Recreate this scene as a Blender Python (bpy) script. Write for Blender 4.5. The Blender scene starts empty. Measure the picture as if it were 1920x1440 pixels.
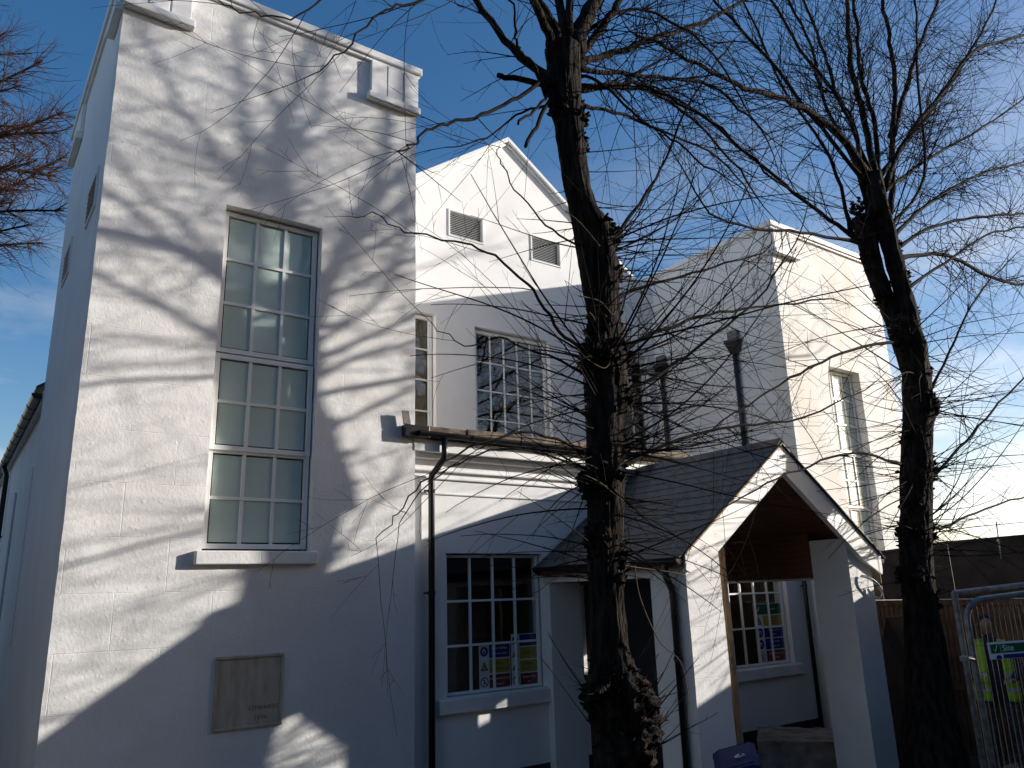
import bpy, math, random
import numpy as np
from mathutils import Vector, Matrix, noise

random.seed(7)
S = bpy.context.scene
COL = S.collection
G = -2.55                      # ground level; the eye is the origin

# ------------------------------------------------------------------ camera
YAW, PIT, ROL, FPX = 0.6264986, 0.2623376, -0.0305200, 1470.15
F = Vector((math.sin(YAW)*math.cos(PIT), math.cos(YAW)*math.cos(PIT), math.sin(PIT)))
r = F.cross(Vector((0, 0, 1))).normalized(); u = r.cross(F)
RX = math.cos(ROL)*r + math.sin(ROL)*u
UX = -math.sin(ROL)*r + math.cos(ROL)*u
cam = bpy.data.cameras.new('camera'); cam_o = bpy.data.objects.new('camera', cam); COL.objects.link(cam_o)
cam_o.matrix_world = Matrix(((RX.x, UX.x, -F.x, 0), (RX.y, UX.y, -F.y, 0), (RX.z, UX.z, -F.z, 0), (0, 0, 0, 1)))
cam.sensor_fit = 'HORIZONTAL'; cam.sensor_width = 36; cam.lens = 36*FPX/1920
cam.clip_start = 0.05; cam.clip_end = 3000
S.camera = cam_o
S.render.resolution_x = 1024; S.render.resolution_y = 768

# ------------------------------------------------------------------ light
SUN = Vector((2.53, -1.0, 0.775)).normalized()
EL = math.asin(SUN.z); AZ = math.atan2(SUN.x, SUN.y)
w = bpy.data.worlds.new('World'); S.world = w; w.use_nodes = True
nt = w.node_tree; nt.nodes.clear()
def N(t, typ, **kw):
    n = t.nodes.new(typ)
    for k, v in kw.items(): setattr(n, k, v)
    return n
out = N(nt, 'ShaderNodeOutputWorld'); bg = N(nt, 'ShaderNodeBackground')
sky = N(nt, 'ShaderNodeTexSky', sky_type='NISHITA', sun_disc=False)
sky.sun_elevation = EL; sky.sun_rotation = AZ
sky.altitude = 0; sky.air_density = 1.0; sky.dust_density = 0.9; sky.ozone_density = 1.6
bg.inputs[1].default_value = 0.098
tc = N(nt, 'ShaderNodeTexCoord')
mp = N(nt, 'ShaderNodeMapping'); mp.inputs['Scale'].default_value = (2.6, 2.6, 7.5); mp.inputs['Location'].default_value = (5.1, 2.2, 0.4)
nz = N(nt, 'ShaderNodeTexNoise'); nz.inputs['Scale'].default_value = 1.0; nz.inputs['Detail'].default_value = 7; nz.inputs['Roughness'].default_value = 0.55
rp = N(nt, 'ShaderNodeValToRGB'); rp.color_ramp.elements[0].position = 0.465; rp.color_ramp.elements[1].position = 0.69
sep = N(nt, 'ShaderNodeSeparateXYZ')
low = N(nt, 'ShaderNodeMapRange'); low.inputs[1].default_value = 0.56; low.inputs[2].default_value = 0.22; low.clamp = True
mul = N(nt, 'ShaderNodeMath', operation='MULTIPLY'); mul2 = N(nt, 'ShaderNodeMath', operation='MULTIPLY'); mul2.inputs[1].default_value = 0.72
# clouds take the brightness of the sky they float in
bw = N(nt, 'ShaderNodeRGBToBW'); cs = N(nt, 'ShaderNodeMath', operation='MULTIPLY_ADD'); cs.inputs[1].default_value = 1.5; cs.inputs[2].default_value = 2.2
cc = N(nt, 'ShaderNodeCombineColor'); mix = N(nt, 'ShaderNodeMix', data_type='RGBA')
L = nt.links.new
L(tc.outputs['Generated'], mp.inputs[0]); L(mp.outputs[0], nz.inputs[0]); L(nz.outputs[0], rp.inputs[0])
L(tc.outputs['Generated'], sep.inputs[0]); L(sep.outputs[2], low.inputs[0]); L(rp.outputs[0], mul.inputs[0]); L(low.outputs[0], mul.inputs[1]); L(mul.outputs[0], mul2.inputs[0])
hs = N(nt, 'ShaderNodeHueSaturation'); hs.inputs['Saturation'].default_value = 1.38
tn = N(nt, 'ShaderNodeMix', data_type='RGBA', blend_type='MULTIPLY'); tn.inputs[0].default_value = 1; tn.inputs[7].default_value = (1.05, 1.0, 1.02, 1); L(sky.outputs[0], tn.inputs[6]); L(tn.outputs[2], hs.inputs['Color'])
L(sky.outputs[0], bw.inputs[0]); L(bw.outputs[0], cs.inputs[0])
for i in range(3): L(cs.outputs[0], cc.inputs[i])
L(mul2.outputs[0], mix.inputs[0]); L(hs.outputs[0], mix.inputs[6]); L(cc.outputs[0], mix.inputs[7])
L(mix.outputs[2], bg.inputs[0]); L(bg.outputs[0], out.inputs[0])
sl = bpy.data.lights.new('sun', 'SUN'); sl.energy = 5.0; sl.angle = math.radians(0.53); sl.color = (1, 0.945, 0.865)
so = bpy.data.objects.new('sun', sl); COL.objects.link(so); so.rotation_euler = (-SUN).to_track_quat('-Z', 'Y').to_euler(); so.location = (20, -8, 20)
S.view_settings.view_transform = 'Standard'; S.view_settings.look = 'None'; S.view_settings.gamma = 1
S.view_settings.use_curve_mapping = False; S.view_settings.exposure = 0.62
S.render.engine = 'CYCLES'
S.cycles.max_bounces = 8; S.cycles.transparent_max_bounces = 24

def at(px, py, Y):
    """world point on the plane y = Y seen at a pixel of the 1920 x 1440 photograph"""
    d = RX*((px-960)/FPX) + UX*((720-py)/FPX) + F
    return d*(Y/d.y)

# ------------------------------------------------------------------ helpers
class MB:
    def __init__(s): s.v = []; s.f = []
    def box(s, x0, x1, y0, y1, z0, z1):
        b = len(s.v)
        s.v += [(x0,y0,z0),(x1,y0,z0),(x1,y1,z0),(x0,y1,z0),(x0,y0,z1),(x1,y0,z1),(x1,y1,z1),(x0,y1,z1)]
        s.f += [tuple(b+i for i in q) for q in ((3,2,1,0),(4,5,6,7),(0,1,5,4),(1,2,6,5),(2,3,7,6),(3,0,4,7))]
        return s
    def prism(s, poly, y0, y1):
        """poly in x,z, counter-clockwise seen from -y"""
        b = len(s.v); n = len(poly)
        s.v += [(x, y0, z) for x, z in poly] + [(x, y1, z) for x, z in poly]
        s.f.append(tuple(b+i for i in range(n))); s.f.append(tuple(b+n+i for i in reversed(range(n))))
        for i in range(n):
            j = (i+1) % n; s.f.append((b+j, b+i, b+n+i, b+n+j))
        return s
    def tube(s, pts, rad, n=8, cap=True):
        pts = [Vector(p) for p in pts]
        if not hasattr(rad, '__len__'): rad = [rad]*len(pts)
        b = len(s.v); t = (pts[1]-pts[0]).normalized()
        a = t.orthogonal().normalized()
        for i, p in enumerate(pts):
            t2 = (pts[min(i+1, len(pts)-1)]-pts[max(i-1, 0)]).normalized()
            a = (a - t2*a.dot(t2)).normalized(); c = t2.cross(a)
            for k in range(n):
                an = 2*math.pi*k/n; s.v.append(tuple(p+(a*math.cos(an)+c*math.sin(an))*rad[i]))
        for i in range(len(pts)-1):
            for k in range(n):
                q = b+i*n; k2 = (k+1) % n; s.f.append((q+k, q+k2, q+n+k2, q+n+k))
        if cap:
            s.f.append(tuple(b+k for k in reversed(range(n)))); e = b+(len(pts)-1)*n; s.f.append(tuple(e+k for k in range(n)))
        return s
    def mesh(s, name, mat, smooth=False):
        m = bpy.data.meshes.new(name); m.from_pydata(s.v, [], s.f)
        if mat: m.materials.append(mat)
        if smooth: m.shade_smooth()
        return m
def link(name, me, parent=None, loc=None, bevel=0, kind=None, rot=None):
    o = bpy.data.objects.new(name, me); COL.objects.link(o)
    if parent is not None:
        o.parent = parent
        if parent.type == 'EMPTY': o.matrix_parent_inverse = parent.matrix_world.inverted()
    if loc is not None: o.location = loc
    if rot is not None: o.rotation_euler = rot
    if bevel:
        b = o.modifiers.new('bevel', 'BEVEL'); b.width = bevel; b.segments = 2; b.limit_method = 'ANGLE'
    if kind: o['kind'] = kind
    return o
def thing(name, loc, label, cat, group=None):
    o = bpy.data.objects.new(name, None); COL.objects.link(o); o.location = loc
    o.matrix_world = Matrix.Translation(Vector(loc)); o.empty_display_size = 0.3
    o['label'] = label; o['category'] = cat
    if group: o['group'] = group
    return o
def tag(o, label, cat, group=None):
    o['label'] = label; o['category'] = cat
    if group: o['group'] = group
    return o

# ------------------------------------------------------------------ materials
def mat(name, col, rough=0.7, spec=0.4, metal=0.0, coat=0.0):
    m = bpy.data.materials.new(name); m.use_nodes = True
    p = m.node_tree.nodes['Principled BSDF']
    p.inputs['Base Color'].default_value = (*col, 1); p.inputs['Roughness'].default_value = rough
    p.inputs['Specular IOR Level'].default_value = spec; p.inputs['Metallic'].default_value = metal
    p.inputs['Coat Weight'].default_value = coat; p.inputs['Coat Roughness'].default_value = 0.02
    return m
def vary(m, c1, c2, scale, detail=4, stretch=(1, 1, 1), lo=0.35, hi=0.65, bumps=(), rough=None):
    """colour noise between two tones, and a chain of (scale, strength, distance, stretch) bumps"""
    t = m.node_tree; p = t.nodes['Principled BSDF']; l = t.links.new
    tc = N(t, 'ShaderNodeTexCoord'); mp = N(t, 'ShaderNodeMapping'); mp.inputs['Scale'].default_value = stretch
    nz = N(t, 'ShaderNodeTexNoise'); nz.inputs['Scale'].default_value = scale; nz.inputs['Detail'].default_value = detail
    rp = N(t, 'ShaderNodeValToRGB'); e = rp.color_ramp.elements
    e[0].position = lo; e[1].position = hi; e[0].color = (*c1, 1); e[1].color = (*c2, 1)
    l(tc.outputs['Object'], mp.inputs[0]); l(mp.outputs[0], nz.inputs[0]); l(nz.outputs[0], rp.inputs[0]); l(rp.outputs[0], p.inputs['Base Color'])
    prev = None
    for sc, st, di, stt in bumps:
        m2 = N(t, 'ShaderNodeMapping'); m2.inputs['Scale'].default_value = stt
        n2 = N(t, 'ShaderNodeTexNoise'); n2.inputs['Scale'].default_value = sc; n2.inputs['Detail'].default_value = 3
        b = N(t, 'ShaderNodeBump'); b.inputs['Strength'].default_value = st; b.inputs['Distance'].default_value = di
        l(tc.outputs['Object'], m2.inputs[0]); l(m2.outputs[0], n2.inputs[0]); l(n2.outputs[0], b.inputs['Height'])
        if prev: l(prev.outputs[0], b.inputs['Normal'])
        prev = b
    if prev: l(prev.outputs[0], p.inputs['Normal'])
    return rp, prev, tc

I3 = (1, 1, 1)
def render_mat(name, c1, c2, joints=True, stain=None, rough_amp=1.0):
    m = mat(name, c1, 0.75, 0.3)
    rp, prev, tc = vary(m, c1, c2, 1.3, 6, bumps=((5, 0.5, 0.012*rough_amp, (1, 1, 1)), (38, 0.55, 0.005*rough_amp, (1, 1, 0.8)), (140, 0.5, 0.0022*rough_amp, I3)))
    t = m.node_tree; l = t.links.new; p = t.nodes['Principled BSDF']
    # pits and trowel nibs
    vo = N(t, 'ShaderNodeTexNoise'); vo.inputs['Scale'].default_value = 11; vo.inputs['Detail'].default_value = 2
    r2 = N(t, 'ShaderNodeValToRGB'); r2.color_ramp.elements[0].position = 0.66; r2.color_ramp.elements[1].position = 0.78
    b2 = N(t, 'ShaderNodeBump'); b2.inputs['Strength'].default_value = 0.3; b2.inputs['Distance'].default_value = 0.006*rough_amp; 
    l(tc.outputs['Object'], vo.inputs[0]); l(vo.outputs[0], r2.inputs[0]); l(r2.outputs[0], b2.inputs['Height']); l(prev.outputs[0], b2.inputs['Normal'])
    last = b2
    if joints:
        sp = N(t, 'ShaderNodeSeparateXYZ'); cb = N(t, 'ShaderNodeCombineXYZ')
        br = N(t, 'ShaderNodeTexBrick'); br.offset = 0.5
        br.inputs['Scale'].default_value = 1; br.inputs['Brick Width'].default_value = 0.94; br.inputs['Row Height'].default_value = 0.545
        br.inputs['Mortar Size'].default_value = 0.0055; br.inputs['Mortar Smooth'].default_value = 0.6
        ad = N(t, 'ShaderNodeVectorMath', operation='ADD'); ad.inputs[1].default_value = (40*0.94+0.43, 40*0.545-0.13, 0)
        l(tc.outputs['Object'], sp.inputs[0]); l(sp.outputs[0], cb.inputs[0]); l(sp.outputs[2], cb.inputs[1]); l(cb.outputs[0], ad.inputs[0]); l(ad.outputs[0], br.inputs['Vector'])
        mk = N(t, 'ShaderNodeTexNoise'); mk.inputs['Scale'].default_value = 2.3
        r3 = N(t, 'ShaderNodeValToRGB'); r3.color_ramp.elements[0].position = 0.42; r3.color_ramp.elements[1].position = 0.58
        mm = N(t, 'ShaderNodeMath', operation='MULTIPLY')
        l(tc.outputs['Object'], mk.inputs[0]); l(mk.outputs[0], r3.inputs[0]); l(br.outputs['Fac'], mm.inputs[0]); l(r3.outputs[0], mm.inputs[1])
        b3 = N(t, 'ShaderNodeBump', invert=True); b3.inputs['Strength'].default_value = 0.4; b3.inputs['Distance'].default_value = 0.006
        l(mm.outputs[0], b3.inputs['Height']); l(last.outputs[0], b3.inputs['Normal']); last = b3
    if stain:
        ns = N(t, 'ShaderNodeTexNoise'); ns.inputs['Scale'].default_value = 1.1; ns.inputs['Detail'].default_value = 5
        mp = N(t, 'ShaderNodeMapping'); mp.inputs['Scale'].default_value = (1, 1, 0.35)
        r4 = N(t, 'ShaderNodeValToRGB'); r4.color_ramp.elements[0].position = 0.45; r4.color_ramp.elements[1].position = 0.75
        mx = N(t, 'ShaderNodeMix', data_type='RGBA'); mx.inputs[7].default_value = (*stain, 1)
        l(tc.outputs['Object'], mp.inputs[0]); l(mp.outputs[0], ns.inputs[0]); l(ns.outputs[0], r4.inputs[0]); l(r4.outputs[0], mx.inputs[0])
        l(rp.outputs[0], mx.inputs[6]); l(mx.outputs[2], p.inputs['Base Color'])
    l(last.outputs[0], p.inputs['Normal'])
    return m
M = {}
M['render'] = render_mat('white_render', (0.70, 0.685, 0.66), (0.79, 0.78, 0.765))
M['smooth'] = render_mat('smooth_white_render', (0.76, 0.75, 0.735), (0.82, 0.815, 0.805), joints=False, rough_amp=0.35)
M['stained'] = render_mat('stained_white_render', (0.74, 0.72, 0.68), (0.80, 0.79, 0.77), stain=(0.66, 0.58, 0.47), rough_amp=0.6)
M['paint'] = mat('white_paint', (0.78, 0.78, 0.77), 0.4, 0.5); vary(M['paint'], (0.72, 0.71, 0.69), (0.81, 0.81, 0.80), 3, 5, bumps=((60, 0.2, 0.001, I3),))
M['frame'] = mat('window_paint', (0.80, 0.80, 0.78), 0.35, 0.5)
M['black'] = mat('black_pipe', (0.012, 0.012, 0.014), 0.3, 0.5)
M['plinth'] = mat('bitumen_plinth', (0.02, 0.02, 0.022), 0.6); vary(M['plinth'], (0.012, 0.012, 0.014), (0.035, 0.034, 0.034), 6)
M['slate'] = mat('slate', (0.06, 0.062, 0.07), 0.6, 0.4); vary(M['slate'], (0.045, 0.046, 0.052), (0.085, 0.086, 0.092), 7, 4, bumps=((30, 0.4, 0.003, I3),))
M['coping'] = mat('parapet_tile', (0.16, 0.11, 0.08), 0.85); vary(M['coping'], (0.07, 0.055, 0.045), (0.24, 0.17, 0.12), 9, 6, bumps=((30, 0.6, 0.006, I3),))
M['lead'] = mat('lead', (0.12, 0.12, 0.12), 0.5, 0.5); vary(M['lead'], (0.07, 0.065, 0.06), (0.20, 0.19, 0.18), 12, 5, bumps=((25, 0.5, 0.004, I3),))
M['wood'] = mat('brown_boards', (0.13, 0.055, 0.028), 0.5, 0.4); vary(M['wood'], (0.085, 0.036, 0.018), (0.16, 0.07, 0.035), 3, 6, (8, 1, 8), bumps=((8, 0.3, 0.002, (10, 0.6, 10)),))
M['ply'] = mat('weathered_ply', (0.22, 0.13, 0.075), 0.8); vary(M['ply'], (0.13, 0.075, 0.042), (0.27, 0.16, 0.09), 2, 6, (1, 4, 1.2), bumps=((6, 0.4, 0.004, (1, 5, 1)),))
M['darkply'] = mat('dark_painted_ply', (0.035, 0.025, 0.022), 0.7); vary(M['darkply'], (0.025, 0.018, 0.016), (0.055, 0.038, 0.032), 3, 5, bumps=((30, 0.3, 0.002, I3),))
M['pale'] = mat('fence_boards', (0.24, 0.13, 0.07), 0.8); vary(M['pale'], (0.07, 0.038, 0.023), (0.15, 0.083, 0.048), 4, 6, (6, 6, 1), bumps=((10, 0.4, 0.003, (6, 6, 0.6)),))
M['timber'] = mat('raw_timber', (0.30, 0.20, 0.10), 0.8); vary(M['timber'], (0.2, 0.13, 0.065), (0.38, 0.26, 0.14), 5, 5, (6, 6, 1), bumps=((12, 0.3, 0.002, (8, 8, 1)),))
M['concrete'] = mat('concrete', (0.22, 0.19, 0.17), 0.9); vary(M['concrete'], (0.15, 0.12, 0.10), (0.30, 0.26, 0.23), 5, 8, bumps=((9, 0.7, 0.03, I3), (60, 0.5, 0.006, I3)))
M['stone'] = mat('plaque_stone', (0.38, 0.31, 0.22), 0.85); vary(M['stone'], (0.38, 0.325, 0.25), (0.52, 0.45, 0.35), 5, 7, (2.2, 1, .6), bumps=((25, 0.5, 0.004, I3), (90, 0.4, 0.002, I3)))
M['letter'] = mat('worn_letters', (0.19, 0.16, 0.125), 0.9)
M['galv'] = mat('galvanised_steel', (0.42, 0.42, 0.43), 0.55, 0.5, 0.8); vary(M['galv'], (0.16, 0.16, 0.16), (0.30, 0.30, 0.31), 20)
M['wire'] = mat('dull_wire', (0.05, 0.05, 0.05), 0.6, 0.3, 0.3)
M['asphalt'] = mat('asphalt', (0.05, 0.05, 0.05), 0.9); vary(M['asphalt'], (0.035, 0.035, 0.036), (0.075, 0.073, 0.07), 1.5, 8, bumps=((60, 0.6, 0.006, I3),))
M['soil'] = mat('soil', (0.06, 0.045, 0.03), 0.95); vary(M['soil'], (0.03, 0.022, 0.015), (0.09, 0.07, 0.045), 3, 8, bumps=((12, 0.8, 0.03, I3),))
M['bin'] = mat('blue_plastic', (0.018, 0.04, 0.16), 0.7, 0.2); vary(M['bin'], (0.008, 0.017, 0.075), (0.013, 0.028, 0.11), 8)
M['white'] = mat('white_print', (0.75, 0.75, 0.75), 0.6)
M['green'] = mat('green_print', (0.005, 0.11, 0.045), 0.8, .1); M['blue'] = mat('blue_print', (0.01, 0.03, 0.22), 0.8, .1)
M['yellow'] = mat('yellow_print', (0.40, 0.31, 0.04), 0.7); M['red'] = mat('red_print', (0.22, 0.025, 0.025), 0.7); M['dimred'] = mat('dark_red', (0.10, 0.012, 0.012), 0.8); M['ink'] = mat('black_print', (0.015, 0.015, 0.015), 0.5)  # dimred is a darker copy of the red print, for the round notice
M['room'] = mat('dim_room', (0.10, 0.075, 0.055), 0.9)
M['cable'] = mat('white_cable', (0.72, 0.72, 0.70), 0.4)
M['door'] = mat('black_door', (0.014, 0.015, 0.017), 0.4); M['brass'] = mat('brass', (0.5, 0.35, 0.1), 0.35, 0.5, 1.0)
# bark
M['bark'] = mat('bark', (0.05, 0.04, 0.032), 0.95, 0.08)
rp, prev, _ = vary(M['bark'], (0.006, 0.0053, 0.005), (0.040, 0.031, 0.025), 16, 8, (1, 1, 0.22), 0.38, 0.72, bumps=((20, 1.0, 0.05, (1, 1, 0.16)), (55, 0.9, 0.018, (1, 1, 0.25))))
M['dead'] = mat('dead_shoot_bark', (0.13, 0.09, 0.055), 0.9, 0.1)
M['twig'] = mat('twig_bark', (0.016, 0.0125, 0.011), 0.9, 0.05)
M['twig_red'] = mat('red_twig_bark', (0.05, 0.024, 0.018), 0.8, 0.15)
# clear glass: see-through with mirror reflections growing towards grazing angles
def clear(name, ior, tint=(0.97, 0.98, 0.975)):
    m = bpy.data.materials.new(name); m.use_nodes = True; t = m.node_tree; t.nodes.clear(); l = t.links.new
    o = N(t, 'ShaderNodeOutputMaterial'); a = N(t, 'ShaderNodeBsdfTransparent'); a.inputs[0].default_value = (*tint, 1)
    g = N(t, 'ShaderNodeBsdfGlossy'); g.inputs['Roughness'].default_value = 0.004; f = N(t, 'ShaderNodeFresnel'); f.inputs[0].default_value = ior
    tc = N(t, 'ShaderNodeTexCoord'); n = N(t, 'ShaderNodeTexNoise'); n.inputs['Scale'].default_value = 2.0; b = N(t, 'ShaderNodeBump'); b.inputs['Strength'].default_value = 0.12; b.inputs['Distance'].default_value = 0.01
    l(tc.outputs['Object'], n.inputs[0]); l(n.outputs[0], b.inputs['Height']); l(b.outputs[0], g.inputs['Normal'])
    ge = N(t, 'ShaderNodeNewGeometry'); m1 = N(t, 'ShaderNodeMath', operation='MULTIPLY_ADD'); m1.inputs[1].default_value = -2; m1.inputs[2].default_value = 1
    pw_ = N(t, 'ShaderNodeMath', operation='POWER'); pw_.inputs[0].default_value = ior; l(ge.outputs['Backfacing'], m1.inputs[0]); l(m1.outputs[0], pw_.inputs[1]); l(pw_.outputs[0], f.inputs[0])   # same reflectance from both sides
    x = N(t, 'ShaderNodeMixShader'); l(f.outputs[0], x.inputs[0]); l(a.outputs[0], x.inputs[1]); l(g.outputs[0], x.inputs[2]); l(x.outputs[0], o.inputs[0]); return m
M['glass'] = clear('clear_glass', 1.5)
M['glass_old'] = clear('upper_window_glass', 1.75, (0.8, 0.81, 0.8))
M['frost'] = mat('frosted_glass', (0.36, 0.45, 0.42), 0.55, 0.3, 0, 1.0); vary(M['frost'], (0.45, 0.57, 0.51), (0.54, 0.65, 0.59), 1.2, 3)

# ------------------------------------------------------------------ building pieces
def grid_wall(x0, x1, z0, z1, y, th, holes, cell=0.12, amp=0.0035, cut=None, seed=0):
    """slab in the x-z plane, front at y, with openings; edges a little uneven like hand-floated render"""
    xs = {x0, x1}; zs = {z0, z1}
    for h in holes: xs |= {h[0], h[1]}; zs |= {h[2], h[3]}
    def fill(s):
        s = sorted(s); o = []
        for a, b in zip(s, s[1:]):
            n = max(1, round((b-a)/cell)); o += [a+(b-a)*i/n for i in range(n)]
        return o+[s[-1]]
    xs = fill([v for v in xs if x0 <= v <= x1]); zs = fill([v for v in zs if z0 <= v <= z1])
    nx, nz_ = len(xs)-1, len(zs)-1
    def solid(i, j):
        if i < 0 or j < 0 or i >= nx or j >= nz_: return False
        cx = (xs[i]+xs[i+1])/2; cz = (zs[j]+zs[j+1])/2
        return not any(h[0] < cx < h[1] and h[2] < cz < h[3] for h in holes)
    m = MB(); idx = {}
    def vid(i, j, b):
        k = (i, j, b)
        if k not in idx:
            x, z = xs[i], zs[j]
            if cut: z = cut(x, z)
            d = noise.noise_vector(Vector((x*2.2+seed, z*2.2, b*3.0)))*amp*1.3 + noise.noise_vector(Vector((x*9, z*9, b+seed)))*amp*0.8
            yy = y if b == 0 else y+th
            fx = 0.4 if b else 1
            idx[k] = len(m.v); m.v.append((x+d.x*fx, yy+(d.y if b == 0 else 0), z+d.z*fx))
        return idx[k]
    for i in range(nx):
        for j in range(nz_):
            if not solid(i, j): continue
            m.f.append((vid(i,j,0), vid(i+1,j,0), vid(i+1,j+1,0), vid(i,j+1,0)))
            m.f.append((vid(i,j,1), vid(i,j+1,1), vid(i+1,j+1,1), vid(i+1,j,1)))
            if not solid(i-1, j): m.f.append((vid(i,j,0), vid(i,j+1,0), vid(i,j+1,1), vid(i,j,1)))
            if not solid(i+1, j): m.f.append((vid(i+1,j,0), vid(i+1,j,1), vid(i+1,j+1,1), vid(i+1,j+1,0)))
            if not solid(i, j-1): m.f.append((vid(i,j,0), vid(i,j,1), vid(i+1,j,1), vid(i+1,j,0)))
            if not solid(i, j+1): m.f.append((vid(i,j+1,0), vid(i+1,j+1,0), vid(i+1,j+1,1), vid(i,j+1,1)))
    return m
def wall_obj(name, m, material, parent, label=None):
    me = m.mesh(name, material, True); me.set_sharp_from_angle(angle=math.radians(35))
    o = link(name, me, parent)
    if label: o['label'] = label
    return o
_cache = {}
def cbox(dx, dy, dz, material):
    k = (round(dx,3), round(dy,3), round(dz,3), material.name)
    if k not in _cache: _cache[k] = MB().box(-dx/2, dx/2, -dy/2, dy/2, -dz/2, dz/2).mesh('piece', material)
    return _cache[k]
def glaze(parent, x0, x1, z0, z1, y, cols, rows, glass, bar=0.024, fr=0.05, label=None, name='window'):
    """a sash: frame ring (part) with glazing bars and panes (sub-parts)"""
    m = MB()
    m.box(x0, x0+fr, y-0.03, y+0.04, z0, z1); m.box(x1-fr, x1, y-0.03, y+0.04, z0, z1)
    m.box(x0+fr, x1-fr, y-0.028, y+0.038, z0, z0+fr); m.box(x0+fr, x1-fr, y-0.028, y+0.038, z1-fr, z1)
    o = link(name, m.mesh(name, M['frame']), parent, bevel=0.004)
    if label: o['label'] = label
    a0, a1, b0, b1 = x0+fr, x1-fr, z0+fr, z1-fr
    for i in range(1, cols):
        x = a0+(a1-a0)*i/cols; link('glazing_bar', cbox(bar, 0.036, b1-b0, M['frame']), o, (x, y, (b0+b1)/2))
    for j in range(1, rows):
        z = b0+(b1-b0)*j/rows; link('glazing_bar', cbox(a1-a0, 0.040, bar, M['frame']), o, ((a0+a1)/2, y, z))
    pw, ph = (a1-a0)/cols, (b1-b0)/rows
    for i in range(cols):
        for j in range(rows):
            link('pane', cbox(pw-bar, 0.005, ph-bar, glass), o, (a0+pw*(i+.5), y+0.004+random.uniform(-.0015, .0015), b0+ph*(j+.5)), rot=(random.uniform(-.003,.003), 0, random.uniform(-.003,.003)))
    return o
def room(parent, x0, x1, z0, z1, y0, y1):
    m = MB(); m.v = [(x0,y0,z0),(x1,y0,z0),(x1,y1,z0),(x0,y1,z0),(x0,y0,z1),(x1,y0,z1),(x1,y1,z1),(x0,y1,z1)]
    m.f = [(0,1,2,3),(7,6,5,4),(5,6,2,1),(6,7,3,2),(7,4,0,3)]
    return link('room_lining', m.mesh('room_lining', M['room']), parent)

B = thing('chapel_building', (8.9, 8.8, G), 'white rendered chapel with two square towers, a gable between them and a slate roofed porch', 'building')

# --- left tower
TX0, TX1, TY = 0.935, 4.80, 8.80
TT = 7.36
holes = [(2.25, 3.456, 0.53, 4.595)]
wall_obj('tower_wall', grid_wall(TX0, TX1, G, TT, TY, 0.30, holes, 0.11, 0.005), M['render'], B, 'rough white front wall of the left tower')
side = MB(); side.box(TX0+0.004, TX0+0.30, TY+0.30, 13.05, G, TT); side.box(TX1-0.30, TX1-0.004, TY+0.30, 13.05, G, TT); side.box(TX0+.3, TX1-.3, 12.75, 13.046, G, TT)
wall_obj('tower_wall', side, M['smooth'], B)
link('tower_roof', MB().box(TX0+.05, TX1-.05, TY+.1, 13.0, 7.0, 7.06).mesh('tower_roof', M['lead']), B)
# parapet coping: front, sides
def coping_run(parent, x0, x1, y0, y1, z):
    m = MB(); m.box(x0, x1, y0, y1, z, z+0.115); 
    o = link('coping', m.mesh('coping', M['paint']), parent, bevel=0.018)
    link('drip_moulding', MB().box(x0+0.035, x1-0.035, y0+0.035, y1-0.035, z-0.05, z-0.002).mesh('drip_moulding', M['paint']), o, bevel=0.012)
coping_run(B, TX0-0.07, TX1+0.07, TY-0.08, TY+0.34, TT+.02)
coping_run(B, TX0-0.07, TX0+0.34, TY+0.345, 13.30, TT+.017); coping_run(B, TX1-0.34, TX1+0.07, TY+0.345, 13.30, TT+.017)
def corner_panel(x0, x1, inner, ztop, zbot, y=TY):
    """raised block at the parapet corner, split by two slots, on a moulded ledge"""
    w_ = (x1-x0-0.04)/3
    o = link('parapet_panel', MB().box(x0, x1, y-0.045, y-0.004, zbot, ztop-0.031).mesh('parapet_panel', M['smooth']), B, bevel=0.008)
    for k in range(3):
        link('panel_block', MB().box(x0+k*(w_+0.02), x0+k*(w_+0.02)+w_, y-0.075, y-0.0455, zbot+0.002, ztop-0.033).mesh('panel_block', M['smooth']), o, bevel=0.006)
    e0, e1 = (x0-0.05, x1+0.02) if inner == 'l' else (x0-0.02, x1+0.05)
    link('ledge', MB().box(e0, e1, y-0.115, y-0.002, zbot-0.10, zbot-0.002).mesh('ledge', M['paint']), o, bevel=0.014)
corner_panel(4.06, TX1-0.004, 'l', TT, 6.80); corner_panel(TX0+0.004, 1.66, 'r', TT, 6.86)
for y0, y1 in ((8.83, 9.45), (12.0, 13.0)):
    link('ledge', MB().box(TX0-0.09, TX0+0.002, y0, y1, 6.74, 6.85).mesh('ledge', M['paint']), B, bevel=0.01)
    link('parapet_panel', MB().box(TX0-0.05, TX0+0.002, y0, y1-.04, 6.853, TT-0.033).mesh('parapet_panel', M['smooth']), B, bevel=0.008)
# two small dark louvred openings in the tower's left side
for y0, z0 in ((9.30, 4.42), (11.5, 4.42)):
    fr = MB(); t_ = 0.05
    fr.box(TX0-.018, TX0+.03, y0, y0+t_, z0, z0+.52); fr.box(TX0-.018, TX0+.03, y0+.65, y0+.70, z0, z0+.52)
    fr.box(TX0-.016, TX0+.03, y0+t_, y0+.65, z0, z0+t_); fr.box(TX0-.016, TX0+.03, y0+t_, y0+.65, z0+.47, z0+.52)
    o = link('side_vent', fr.mesh('side_vent', M['paint']), B)
    link('vent_back', MB().box(TX0-.002, TX0+.02, y0+t_, y0+.65, z0+t_, z0+.47).mesh('vent_back', M['black']), o)
    for k in range(7):
        z = z0+.07+k*.06; link('slat', cbox(0.022, 0.60, 0.012, M['lead']), o, (TX0-.012, y0+.35, z), rot=(0, -0.6, 0))
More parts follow.
